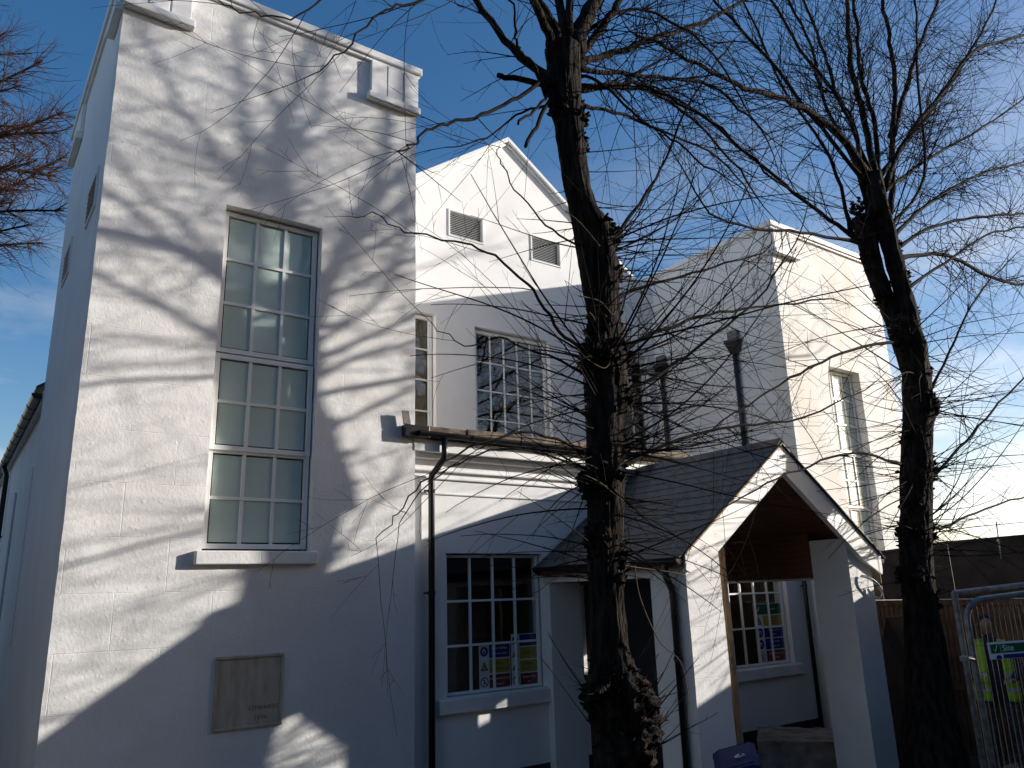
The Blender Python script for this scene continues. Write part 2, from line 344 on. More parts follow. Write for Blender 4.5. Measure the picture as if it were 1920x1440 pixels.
# tall frosted sash window
glaze(B, 2.27, 3.436, 2.80, 4.57, TY+0.145, 3, 3, M['frost'], 0.036, 0.055, 'top sash of the tall frosted window in the left tower')
glaze(B, 2.272, 3.434, 1.655, 2.775, TY+0.115, 3, 2, M['frost'], 0.036, 0.0555, 'middle sash of the tall frosted window in the left tower')
glaze(B, 2.27, 3.436, 0.575, 1.68, TY+0.145, 3, 2, M['frost'], 0.036, 0.055, 'bottom sash of the tall frosted window in the left tower')
link('window_sill', MB().box(2.17, 3.52, TY-0.075, TY+0.14, 0.40, 0.545).mesh('window_sill', M['render']), B, bevel=0.014)
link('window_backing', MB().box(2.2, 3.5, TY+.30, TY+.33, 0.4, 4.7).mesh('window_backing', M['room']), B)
# commemorative stone
pl = MB(); px0, px1, pz0, pz1 = 2.465, 3.195, -1.265, -0.535
bw_ = 0.035
for (a, b, c, d) in ((px0, px1, pz0, pz0+bw_), (px0, px1, pz1-bw_, pz1), (px0, px0+bw_, pz0+bw_, pz1-bw_), (px1-bw_, px1, pz0+bw_, pz1-bw_)): pl.box(a, b, TY-0.028, TY+0.02, c, d)
po = link('memorial_stone', pl.mesh('memorial_stone', M['stone']), B, bevel=0.01); po['label'] = 'worn tan memorial stone with faint lettering low on the left tower'
link('stone_face', MB().box(px0+bw_+.002, px1-bw_-.002, TY-0.012, TY+0.02, pz0+bw_+.002, pz1-bw_-.002).mesh('stone_face', M['stone']), po)
def text(s, size, loc, material, parent, name='lettering', rot=(math.pi/2, 0, 0), ext=0.001, align='CENTER', spacing=1.0):
    c = bpy.data.curves.new(name, 'FONT'); c.body = s; c.size = size; c.extrude = ext; c.align_x = align; c.align_y = 'CENTER'; c.space_character = spacing; c.resolution_u = 3
    tmp = bpy.data.objects.new('tmp', c); COL.objects.link(tmp)
    bpy.context.view_layer.update()
    me = bpy.data.meshes.new_from_object(tmp.evaluated_get(bpy.context.evaluated_depsgraph_get()))
    bpy.data.objects.remove(tmp); me.materials.clear(); me.materials.append(material)
    o = link(name, me, parent); o.matrix_local = Matrix.Translation(Vector(loc)) @ (rot.to_4x4() if isinstance(rot, Matrix) else Matrix(((1,0,0),(0,0,-1),(0,1,0))).to_4x4() if rot == (math.pi/2,0,0) else Matrix.Identity(4))
    if parent is not None and parent.type == 'EMPTY': o.matrix_parent_inverse = parent.matrix_world.inverted()
    return o
text('EDWARDS', 0.062, (2.99, TY-0.0135, -1.07), M['letter'], po, spacing=1.15)
text('1896', 0.062, (2.96, TY-0.0135, -1.165), M['letter'], po, spacing=1.15)

# --- right tower
RX0, RX1, RT = 13.0, 16.9, 7.13
rh = [(14.45, 15.56, 0.35, 4.37)]
wall_obj('tower_wall', grid_wall(RX0, RX1, G, RT, TY, 0.30, rh, 0.14, 0.004, seed=9), M['stained'], B, 'sunlit cream stained front wall of the right tower')
rs = MB(); rs.box(RX0+0.004, RX0+.3, TY+.3, 13.05, G, RT); rs.box(RX1-.3, RX1-.004, TY+.3, 13.05, G, RT); rs.box(RX0+.3, RX1-.3, 12.75, 13.046, G, RT)
wall_obj('tower_wall', rs, M['smooth'], B)
link('tower_roof', MB().box(RX0+.05, RX1-.05, TY+.1, 13.0, 6.8, 6.86).mesh('tower_roof', M['lead']), B)
coping_run(B, RX0-0.07, RX1+0.07, TY-0.08, TY+.34, RT+.02); coping_run(B, RX0-0.07, RX0+.34, TY+.345, 13.3, RT+.017); coping_run(B, RX1-.34, RX1+.07, TY+.345, 13.3, RT+.017)
corner_panel(RX0+.004, 13.78, 'r', RT, 6.64)
link('ledge', MB().box(RX0-0.09, RX0+.002, 8.83, 9.6, 6.54, 6.64).mesh('ledge', M['paint']), B, bevel=0.01)
glaze(B, 14.47, 15.54, 2.62, 4.35, TY+.20, 3, 3, M['frost'], 0.036, 0.055, 'top sash of the tall window in the right tower')
glaze(B, 14.472, 15.538, 1.48, 2.60, TY+.165, 3, 2, M['frost'], 0.036, 0.0555, 'middle sash of the tall window in the right tower')
glaze(B, 14.47, 15.54, 0.38, 1.5, TY+.20, 3, 2, M['frost'], 0.036, 0.055, 'bottom sash of the tall window in the right tower')
link('window_sill', MB().box(14.35, 15.66, TY-.075, TY+.16, 0.22, 0.37).mesh('window_sill', M['stained']), B, bevel=0.014)
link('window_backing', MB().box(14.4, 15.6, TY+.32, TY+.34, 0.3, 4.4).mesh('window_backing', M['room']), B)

# --- gable wall between the towers
GY = 12.25; CX = 8.9; AP = 9.50; SL = 0.705
gh = [(5.05, 7.12, 2.62, 5.2), (8.0, 9.86, 2.62, 5.13), (10.74, 12.75, 2.62, 5.2), (7.43, 8.25, 6.95, 7.5), (9.48, 10.28, 6.90, 7.45)]
gx0, gx1 = TX1-.1, RX0+.1
def gcut(x, z):
    top = AP - SL*abs(x-CX)
    return z if z < 6 else 6+(z-6)*(top-6)/(AP-6) if z > 7.6 else z
# lower rectangle with all openings, then the triangle above
wall_obj('gable_wall', grid_wall(gx0, gx1, 1.0, 6.4, GY, 0.3, gh[:3], 0.2, 0.002, seed=3), M['smooth'], B)
gm = MB()
vt = lambda x: AP-SL*abs(x-CX)
def strip(xa, xb, zlo):
    xs = [xa]+([CX] if xa < CX < xb else [])+[xb]
    poly = [(xa, zlo), (xb, zlo)]+[(x, vt(x)) for x in reversed(xs)]
    gm.prism(poly, GY, GY+.3)
def rect(xa, xb, za, zb): gm.prism([(xa, za), (xb, za), (xb, zb), (xa, zb)], GY, GY+.3)
strip(gx0, 7.43, 6.4); rect(7.43, 8.25, 6.4, 6.95); strip(7.43, 8.25, 7.5); strip(8.25, 9.48, 6.4)
rect(9.48, 10.28, 6.4, 6.90); strip(9.48, 10.28, 7.45); strip(10.28, 13.05, 6.4)
import bmesh
bm_ = bmesh.new(); me_ = gm.mesh('gable_wall', M['smooth']); bm_.from_mesh(me_); bmesh.ops.remove_doubles(bm_, verts=bm_.verts, dist=1e-4)
seen = {}
for f_ in bm_.faces: seen.setdefault(tuple(sorted(round(c, 3) for v in f_.verts for c in v.co)), []).append(f_)
bmesh.ops.delete(bm_, geom=[f_ for l_ in seen.values() if len(l_) > 1 for f_ in l_], context='FACES_ONLY'); bm_.to_mesh(me_); bm_.free()
link('gable_wall', me_, B)
# verge coping
for sgn in (-1, 1):
    xe = CX+sgn*4.3; m = MB(); xa, xb = sorted((CX, xe))
    lo = 0.002; pts = [(xa, vt(xa)+lo), (xb, vt(xb)+lo), (xb, vt(xb)+0.11), (xa, vt(xa)+0.11)]
    m.prism(pts, GY-0.10, GY+.36)
    o = link('verge_coping', m.mesh('verge_coping', M['paint']), B, bevel=0.012)
    m = MB(); m.prism([(x, z-0.165) for x, z in [(xa, vt(xa)+0.10), (xb, vt(xb)+0.10), (xb, vt(xb)+0.162), (xa, vt(xa)+0.162)]], GY-0.05, GY-.002)
    link('verge_moulding', m.mesh('verge_moulding', M['paint']), o, bevel=0.008)
    m = MB(); m.prism([(x, z) for x, z in [(xa, vt(xa)-.02), (xb, vt(xb)-.02), (xb, vt(xb)+.1), (xa, vt(xa)+.1)]], GY+.37, 26)
    link('nave_roof', m.mesh('nave_roof', M['slate']), B)
# louvred vents
for x0, x1, z0, z1 in ((7.43, 8.25, 6.95, 7.5), (9.48, 10.28, 6.90, 7.45)):
    m = MB(); t_ = .035
    t_ = .02
    m.box(x0-.012, x0+t_, GY-.02, GY+.08, z0-.02, z1+.02); m.box(x1-t_, x1+.012, GY-.02, GY+.08, z0-.02, z1+.02)
    m.box(x0+t_, x1-t_, GY-.018, GY+.078, z0-.02, z0+t_-.01); m.box(x0+t_, x1-t_, GY-.018, GY+.078, z1-t_+.01, z1+.02)
    o = link('louvre_vent', m.mesh('louvre_vent', M['frame']), B)
    link('vent_back', MB().box(x0, x1, GY+.10, GY+.12, z0, z1).mesh('vent_back', M['black']), o)
    n = 13
    for k in range(n):
        z = z0+.05+(z1-z0-.08)*k/(n-1)
        link('slat', cbox(x1-x0-.045, 0.015, 0.005, M['frame']), o, ((x0+x1)/2, GY+.025, z), rot=(0.72, 0, 0))
# gable windows
for x0, x1, c, zt in ((5.08, 7.09, 5, 5.17), (8.03, 9.83, 5, 5.10), (10.77, 12.72, 5, 5.17)):
    glaze(B, x0, x1, 2.65, zt, GY+.13, c, 4, M['glass_old'], 0.026, 0.07)
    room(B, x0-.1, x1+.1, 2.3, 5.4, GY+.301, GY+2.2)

M['blind'] = mat('beige_blind', (0.42, 0.34, 0.24), 0.9)
link('blind', MB().box(5.1, 7.02, GY+.19, GY+.2, 2.66, 5.15).mesh('blind', M['blind']), B)
# --- narthex (single storey front between the towers)
NY = 8.99; NT = 1.99
LW = (5.36, 6.95, -1.22, 0.55); RW = (10.86, 12.45, -1.30, 0.53); DW = (8.15, 9.65, G, 0.02)
wall_obj('front_wall', grid_wall(TX1-.05, RX0+.05, G, NT, NY, .28, [LW, RW, DW], .11, .003, seed=5), M['smooth'], B, 'white front wall of the single storey entrance range')
link('plinth', MB().box(TX1+.004, DW[0]-.02, NY-.012, NY+.005, G, -2.16).mesh('plinth', M['plinth']), B)
link('plinth', MB().box(DW[1]+.02, RX0-.004, NY-.012, NY+.005, G, -2.25).mesh('plinth', M['plinth']), B)
for zz, d_, h_ in ((1.30, .018, .03), (1.50, .028, .035), (1.60, .045, .03)):
    link('cornice_moulding', MB().box(TX1+.003, RX0-.003, NY-d_, NY+.004, zz, zz+h_).mesh('cornice_moulding', M['paint']), B, bevel=.01)
link('fascia', MB().box(TX1-.02, RX0-.003, NY-.20, NY+.003, 1.83, 1.985).mesh('fascia', M['paint']), B, bevel=.006)
link('soffit', MB().box(TX1+.003, RX0-.004, NY-.10, NY+.003, 1.76, 1.828).mesh('soffit', M['paint']), B, bevel=.006)
gut = MB(); 
ring = [(math.cos(a), math.sin(a)) for a in np.linspace(math.pi, 2*math.pi, 9)]
def gutter(p0, p1, axis, rad=.06, material=M['black'], name='gutter', parent=B, brackets=True):
    """half round channel from p0 to p1 along x or y, open at the top"""
    m = MB(); a = Vector(p0); b = Vector(p1); side_ = Vector((0, 1, 0)) if axis == 'x' else Vector((1, 0, 0))
    for P in (a, b):
        for rr in (rad, rad-.006):
            for c, s_ in ring: m.v.append(tuple(P+side_*c*rr+Vector((0, 0, s_*rr))))
    for rr in (0, 1):
        for k in range(8):
            q = rr*9+k; m.f.append((q, q+1, 18+q+1, 18+q))
    for P in (0, 18):
        for k in range(8): m.f.append((P+k, P+k+1, P+9+k+1, P+9+k))
    m.f.append((0, 9, 27, 18)); m.f.append((8, 17, 35, 26)); m.f.append(tuple(range(9))); m.f.append(tuple(range(18, 27)))
    o = link(name, m.mesh(name, material, False), parent)
    n = max(2, int((b-a).length/.8)); d = (b-a).normalized()
    for k in range(n+1):
        P = a+(b-a)*(k/n)*.98+d*.02
        mm = MB(); ww = .012
        v = [tuple(P+side_*c*(rad+.008)+Vector((0, 0, s_*(rad+.008)))+d*e) for e in (-ww, ww) for c, s_ in ring]
        mm.v = v+[tuple(P+side_*c*(rad+.001)+Vector((0, 0, s_*(rad+.001)))+d*e) for e in (-ww, ww) for c, s_ in ring]
        for k2 in range(8): mm.f += [(k2, k2+1, 9+k2+1, 9+k2), (k2, k2+1, 18+k2+1, 18+k2), (9+k2, 10+k2, 28+k2, 27+k2)]
        if brackets: link('gutter_bracket', mm.mesh('gutter_bracket', material), o)
    return o
gutter((TX1-.02, NY-.275, 2.065), (RX0-.01, NY-.275, 2.065), 'x', .068)
x = TX1+.16; k = 0
while x < RX0-.05:
    ln = min(random.choice((.62, .9, .45)), RX0-.02-x)
    link('parapet_tile', MB().box(x+.003, x+ln-.003, NY-.21+random.uniform(-.012, .012), NY+.26, 1.993, 2.175+random.uniform(-.012, .012)).mesh('parapet_tile', M['coping']), B, bevel=.012); x += ln
# lead outlet box and upstand where the roof edge meets the tower
link('outlet_box', MB().box(TX1-.20, TX1+.155, NY-.30, NY-.19-.005, 1.985, 2.135).mesh('outlet_box', M['black']), B, bevel=.006)
m = MB(); m.v = [(4.575, 8.70, 2.137), (4.69, 8.70, 2.137), (4.66, 8.70, 2.31), (4.55, 8.70, 2.31), (4.595, 8.74, 2.137), (4.70, 8.74, 2.137), (4.675, 8.74, 2.30), (4.575, 8.74, 2.30)]
m.f = [(0,1,2,3), (7,6,5,4), (0,4,5,1), (1,5,6,2), (2,6,7,3), (3,7,4,0)]
link('lead_upstand', m.mesh('lead_upstand', M['lead']), B, bevel=.005)
link('flat_roof', MB().box(TX1+.001, RX0-.001, NY+.2, GY-.003, 1.90, 1.97).mesh('flat_roof', M['lead']), B)
link('inner_ceiling', MB().box(TX1+.01, RX0-.01, NY+.282, GY-.01, 1.5, 1.55).mesh('inner_ceiling', M['room']), B)
# lower windows, sills
for i, (x0, x1, z0, z1) in enumerate((LW, RW)):
    glaze(B, x0+.03, x1-.03, z0+.01, z1-.02, NY+.115, 4, 3, M['glass'], .028, .035)
    link('window_sill', MB().box(x0-.15, x1+.13, NY-.085, NY+.09, z0-.185, z0-.012).mesh('window_sill', M['paint']), B, bevel=.012)
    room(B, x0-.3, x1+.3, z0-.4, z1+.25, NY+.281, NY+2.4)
# door
dm = MB(); dm.box(DW[0]+.01, DW[0]+.09, NY+.06, NY+.16, G, DW[3]-.02); dm.box(DW[1]-.09, DW[1]-.01, NY+.06, NY+.16, G, DW[3]-.02); dm.box(DW[0]+.09, DW[1]-.09, NY+.062, NY+.158, DW[3]-.10, DW[3]-.02)
link('door_frame', dm.mesh('door_frame', M['door']), B)
for k in range(2):
    a = DW[0]+.095+k*.66; dd = link('door', MB().box(a, a+.645, NY+.09, NY+.13, G+.02, DW[3]-.105).mesh('door', M['door']), B, bevel=.004)
    for j in range(3): link('door_panel', MB().box(a+.1, a+.54, NY+.078, NY+.0905, G+.2+j*.72, G+.82+j*.72).mesh('door_panel', M['door']), dd, bevel=.01)
    link('handle', MB().tube([(a+(.58 if k == 0 else .06), NY+.06, G+1.0), (a+(.58 if k == 0 else .06), NY+.06, G+1.25)], .012).mesh('handle', M['galv'], True), dd)
sg = MB(); sg.tube([(9.02, NY+.076, -.95), (9.02, NY+.072, -.95)], .15, 28)
so_ = link('round_notice', sg.mesh('round_notice', M['dimred']), B); so_['label'] = 'dark red round notice on the door'
#link('notice_bar', MB().box(8.93, 9.11, NY+.069, NY+.0715, -.97, -.93).mesh('notice_bar', M['white']), so_)

# downpipes
def downpipe(pts, rad=.036, hopper=None, brackets=(), name='downpipe', sq=False):
    o = link(name, MB().tube(pts, rad, 12).mesh(name, M['black'], True), B)
    for p, ax in brackets:
        p = Vector(p); m = MB()
        m.tube([p-Vector((0, 0, .022)), p+Vector((0, 0, .022))], rad+.009, 12)
        d = Vector(ax); q = p+d*.1; e = Vector((-d.y, d.x, 0))*.008+Vector((abs(d.x)*0, 0, 0))
        m.box(min(p.x, q.x)-.01, max(p.x, q.x)+.01, min(p.y, q.y)-.01, max(p.y, q.y)+.01, p.z-.012, p.z+.012)
        link('pipe_bracket', m.mesh('pipe_bracket', M['black']), o)
    return o
PXX = 5.20
downpipe([(PXX, 8.73, 2.0), (PXX, 8.73, 1.80), (PXX-.005, 8.74, 1.74), (PXX-.07, 8.84, 1.60), (PXX-.095, 8.90, 1.545), (PXX-.10, 8.905, 1.48), (PXX-.105, 8.905, G)], .042,
         brackets=[((PXX-.1, 8.905, 1.33), (-1, 0, 0)), ((PXX-.103, 8.905, .05), (-1, 0, 0))])
# hopper heads and pipes on the inner face of the right tower
for yy in (9.93, 12.0):
    X = RX0
    hp = MB()
    for (za, zb, d0, d1, w0, w1) in ((4.72, 4.93, .10, .17, .10, .16), (4.933, 5.0, .185, .185, .175, .175)):
        b_ = len(hp.v); hp.v += [(X-.004, yy-w0, za), (X-d0, yy-w0, za), (X-d0, yy+w0, za), (X-.004, yy+w0, za), (X-.004, yy-w1, zb), (X-d1, yy-w1, zb), (X-d1, yy+w1, zb), (X-.004, yy+w1, zb)]
        hp.f += [tuple(b_+i for i in q) for q in ((0,1,2,3),(7,6,5,4),(1,0,4,5),(2,1,5,6),(3,2,6,7),(0,3,7,4))]
    o = downpipe([(X-.075, yy, 4.78), (X-.075, yy, 2.05)], .05, brackets=[((X-.075, yy, 4.3), (1, 0, 0)), ((X-.075, yy, 2.9), (1, 0, 0))])
    link('hopper', hp.mesh('hopper', M['black']), o, bevel=.008)
    link('chute', MB().box(X-.12, X-.005, yy-.12, yy+.12, 5.005, 5.20).mesh('chute', M['lead']), o, bevel=.012)
downpipe([(12.86, 8.9, 1.9), (12.86, 8.9, G)], .038, brackets=[((12.86, 8.9, .0), (-1, 0, 0))])

# --- nave side at the far left
nv = MB(); nv.box(1.02, 1.3, 13.06, 27, G, 2.98)
wall_obj('nave_wall', nv, M['smooth'], B)
link('nave_eaves', MB().box(.93, 1.3, 13.06, 27, 2.985, 3.10).mesh('nave_eaves', M['paint']), B)
m = MB(); m.v = [(.84, 13.07, 3.12), (.84, 27, 3.12), (8.9, 27, 8.9), (8.9, 13.07, 8.9), (.84, 13.07, 3.17), (.84, 27, 3.17), (8.9, 27, 8.95), (8.9, 13.07, 8.95)]
m.f = [(0,1,2,3),(7,6,5,4),(0,4,5,1),(1,5,6,2),(2,6,7,3),(3,7,4,0)]
link('nave_roof', m.mesh('nave_roof', M['slate']), B)
gutter((.87, 13.08, 3.06), (.87, 27, 3.06), 'y', .075)
downpipe([(.87, 20.0, 3.0), (.95, 20.0, 2.8), (.95, 20.0, G)], .05, brackets=[((.95, 20, 1.5), (1, 0, 0))])
for yy in (13.9, 17.2):
    m = MB(); m.box(.985, 1.016, yy, yy+1.2, -.5, 2.1); o = link('nave_window', m.mesh('nave_window', M['smooth']), B)
# projecting lower block at the tower foot on the left, in shade
#link('side_plinth', MB().box(.86, .934, 9.6, 12.9, G, -.48).mesh('side_plinth', M['smooth']), B, bevel=.01)

# --- porch
PY = 6.32; PBX0, PBX1 = 6.86, 10.90; PC = 8.88; PR = 1.84; PE = .41
psl = (PR-PE)/(PC-PBX0)
rz = lambda x: PR-psl*abs(x-PC)
for x0, x1 in ((6.93, 7.52), (10.19, 10.73)):
    w_ = grid_wall(x0, x1, G, .62, PY, .57, [], .10, .004, seed=x0)
    zt = lambda x: min(.62, rz(x)-.12)
    w_.v = [(a, b, min(c, rz(a)-.13)) for a, b, c in w_.v]
    wall_obj('porch_pier', w_, M['render'], B)
    link('porch_respond', MB().box(x0+.01, x1-.01, 8.86, 8.985, G, .14).mesh('porch_respond', M['smooth']), B, bevel=.008)
for x0, x1, zb_ in ((6.95, 7.18, .145), (10.50, 10.72, .075)):
    link('side_beam', MB().box(x0, x1, 6.893, 8.985, zb_, .335).mesh('side_beam', M['paint']), B, bevel=.006)
# ceiling: dark boards under both slopes and down the inside of the right beam
cl = link('porch_ceiling', MB().box(7.3, 7.34, 6.90, 8.98, .15, .22).mesh('porch_ceiling', M['wood']), B)
nb = 17
for sgn in (-1, 1):
    ln = 1.62; ang = math.atan(psl); 
    for k in range(nb):
        s_ = .02+ln*(k+.5)/nb*1.0
        cx = PC+sgn*s_*math.cos(ang); cz = PR-.17-s_*math.sin(ang)
        link('ceiling_board', cbox(ln/nb-.007, 2.70-.02, .014, M['wood']), cl, (cx, 7.635, cz+random.uniform(-.001, .001)), rot=(0, sgn*ang, 0))
for k in range(7): link('ceiling_board', cbox(.014, 2.06, .082, M['wood']), cl, (10.185 if k < 6 else 10.187, 7.93, .145+k*.089))
for k in range(6): link('ceiling_board', cbox(.014, 2.06, .082, M['wood']), cl, (7.53, 7.93, .145+k*.089))
link('wall_plate', MB().box(10.195, 10.49, 6.893, 8.98, .105, .60).mesh('wall_plate', M['wood']), B)
# roof deck, slates
rd = MB()
for sgn in (-1, 1):
    xe = PC+sgn*(PC-PBX0+.03); xa, xb = sorted((PC, xe))
    z_ = lambda x: PR-psl*abs(x-PC)
    rd.prism([(xa, z_(xa)-.15), (xb, z_(xb)-.15), (xb, z_(xb)-.035), (xa, z_(xa)-.035)], PY-.03, 8.985)
roof = link('porch_roof', rd.mesh('porch_roof', M['wood']), B)
ang = math.atan(psl); L_ = math.hypot(PC-PBX0+.06, psl*(PC-PBX0+.06)); rows = 13; ex = L_/rows; cw = .262
sm = [MB().box(-cw/2+.0018, cw/2-.0018, -ex*.75, ex*.62, -.004, .004).mesh('slate', M['slate']) for _ in range(1)][0]
ym = 6.235
for sgn in (-1, 1):
    rot0 = Matrix(((0, -sgn*math.cos(ang)*-1, 0), (1, 0, 0), (0, 0, 1)))
    for r_ in range(rows):
        s_ = L_-(r_+.5)*ex
        off = (r_ % 2)*cw/2; y = ym-off
        while y < 8.95:
            ya, yb = max(y, ym), min(y+cw, 8.96)
            if yb-ya > .06:
                # slate local axes: x along y, y up the slope
                up = Vector((-sgn*math.cos(ang), 0, math.sin(ang))); al = Vector((0, 1, 0)); nn = al.cross(up)*(1)
                if nn.z < 0: nn = -nn
                tilt = .035+random.uniform(-.008, .008); up2 = (up*math.cos(tilt)-nn*math.sin(tilt)).normalized(); n2 = al.cross(up2); 
                al2 = al
                if n2.z < 0: al2 = -al; n2 = al2.cross(up2)
                P = Vector((PC+sgn*s_*math.cos(ang), (ya+yb)/2, PR-s_*math.sin(ang)+.006+random.uniform(0, .002)))
                o = link('slate', sm, roof)
                sx = (yb-ya)/cw
                o.matrix_local = Matrix.Translation(P) @ Matrix(((al2.x*sx, up2.x, n2.x), (al2.y*sx, up2.y, n2.y), (al2.z*sx, up2.z, n2.z))).to_4x4()
            y += cw
# ridge tiles
for k in range(7):
    m = MB(); m.prism([(PC-.11, PR-.075), (PC-.095, PR-.085), (PC, PR+.0), (PC+.095, PR-.085), (PC+.11, PR-.075), (PC, PR+.03)], 6.22+k*.394, 6.22+(k+1)*.394-.006)
    m.v = [(a, b, c+.035) for a, b, c in m.v]
    link('ridge_tile', m.mesh('ridge_tile', M['slate'] if k else M['coping']), roof)
# bargeboards
for sgn in (-1, 1):
    xe = PC+sgn*(PC-PBX0); za, ze = PR-.03, PE-.03
    poly = [(PC, za-.37), (PC, za), (xe, ze), (xe, ze-.20), (xe-sgn*.40, ze-.20+.02)]
    # lower edge follows the slope back to the apex
    xi = xe-sgn*.42; zi = za-psl*abs(xi-PC)-.37
    poly = [(PC, za-.37), (PC, za), (xe, ze), (xe, ze-.19), (xe-sgn*.02, ze-.21), (xe-sgn*.10, za-psl*abs(xe-sgn*.10-PC)-.37+.12), (xi, zi)]
    if sgn > 0: poly = [(PC, za-.37), (xi, zi), (xe-.02, ze-.36+.10), (xe, ze-.20), (xe, ze), (PC, za)]
    if sgn < 0: poly = [(PC, za), (xe, ze), (xe, ze-.17), (xe+.07, ze-.20), (xi, zi), (PC, za-.37)]
    m = MB(); m.prism(poly, 6.245, 6.275)
    bb = link('bargeboard', m.mesh('bargeboard', M['paint']), B, bevel=.003)
    m = MB(); m.prism([(PC, PR-.022), (xe, PE-.022), (xe, PE+.0), (PC, PR+.0)] if sgn < 0 else [(PC, PR-.022), (PC, PR), (xe, PE), (xe, PE-.022)], 6.215, 6.243)
    link('verge_trim', m.mesh('verge_trim', M['timber'] if sgn < 0 else M['slate']), bb)
    m = MB(); m.prism([(PC, PR-.40), (PC, PR-.155), (xe-sgn*.03, PE-.155), (xe-sgn*.03, PE-.40+.17), (xi, zi)] if sgn < 0 else [(PC, PR-.155), (PC, PR-.40), (xi, zi), (xe-.03, PE-.23), (xe-.03, PE-.155)], 6.276, PY+.001)
    link('bargeboard_backing', m.mesh('bargeboard_backing', M['paint']), bb)
for z_, x_ in ((.3, 6.99), (.21, 7.05), (.62, 7.36), (.9, 7.62), (1.2, 8.1), (.42, 7.2)):
    link('screw_head', MB().tube([(x_+.05, 6.2445, z_), (x_+.05, 6.242, z_)], .006, 8).mesh('screw_head', M['lead']), B)
gutter((6.79, 6.27, .335), (6.79, 8.95, .335), 'y', .062); gutter((10.97, 6.27, .335), (10.97, 8.95, .335), 'y', .062)
downpipe([(6.79, 6.50, .29), (6.79, 6.50, .20), (6.80, 6.50, .14), (6.86, 6.49, .02), (6.875, 6.49, -.06), (6.875, 6.49, G)], .04, brackets=[((6.875, 6.49, -.75), (1, 0, 0))])
# timber jamb with padlock chain behind the left pier
jm = link('timber_jamb', MB().box(7.97, 8.045, 6.66, 6.76, G, .50).mesh('timber_jamb', M['timber']), B)
for y0, y1 in ((7.46, 8.29), (8.37, 8.855)):
    o = link('sun_blocking_panel', MB().box(7.56, 7.60, y0, y1, G+.08, .13).mesh('sun_blocking_panel', M['door']), B, bevel=.004)  # panels added to block sun through the porch; the gap passes one patch
m = MB()
for k in range(9): 
    a_ = k*.7; m.tube([(7.98+.02*math.sin(a_), 6.645, -.62-k*.03), (7.99+.02*math.cos(a_), 6.64, -.655-k*.03)], .006, 6)
m.box(7.96, 8.01, 6.62, 6.65, -.95, -.89)
link('chain', m.mesh('chain', M['galv']), jm)

# ------------------------------------------------------------------ ground and slab
g = link('ground', MB().box(-300, 300, -300, 300, G-.3, G).mesh('ground', M['asphalt']), None, kind='structure')
link('soil_bed', MB().box(3.2, 14, 4.4, 6.1, G+.004, G+.03).mesh('soil_bed', M['soil']), None, kind='structure')
link('porch_floor', MB().box(7.0, 10.7, 6.33, 8.98, G+.002, G+.06).mesh('porch_floor', M['concrete']), None, kind='structure')
pv_ = link('pavement', MB().box(5.4, 12.9, -4, 5.05, G+.001, -2.19).mesh('pavement', M['concrete']), None, kind='structure')
# concrete block lying skewed in the side opening of the porch
a = Vector((9.72, 7.80, 0)); d = Vector((.60, -.80, 0)).normalized(); e = Vector((.80, .60, 0))
m = MB(); nxs, nys = 14, 8
def cbv(i, j, z):
    p = a+d*(i/nxs*1.35)+e*(j/nys*1.25); n_ = noise.noise_vector(Vector((p.x*5, p.y*5, z*5)))*.012
    edge = -.02 if (i in (0, nxs) or j in (0, nys)) and z > G+.2 else 0
    return (p.x+n_.x, p.y+n_.y, z+n_.z+edge*random.random())
for j in range(nys+1):
    for i in range(nxs+1): m.v.append(cbv(i, j, -2.085))
for j in range(nys):
    for i in range(nxs): q = j*(nxs+1)+i; m.f.append((q, q+1, q+nxs+2, q+nxs+1))
def skirt(ids):
    b_ = len(m.v)
    for k in ids: v = m.v[k]; m.v.append((v[0], v[1], G+.0))
    for k in range(len(ids)-1): m.f.append((ids[k], ids[k+1], b_+k+1, b_+k))
skirt([i for i in range(nxs+1)]); skirt([nys*(nxs+1)+i for i in range(nxs+1)]); skirt([j*(nxs+1) for j in range(nys+1)]); skirt([j*(nxs+1)+nxs for j in range(nys+1)])
o = link('concrete_block', m.mesh('concrete_block', M['concrete']), None); tag(o, 'rough brown concrete block lying in the porch beside the right pier', 'concrete block')

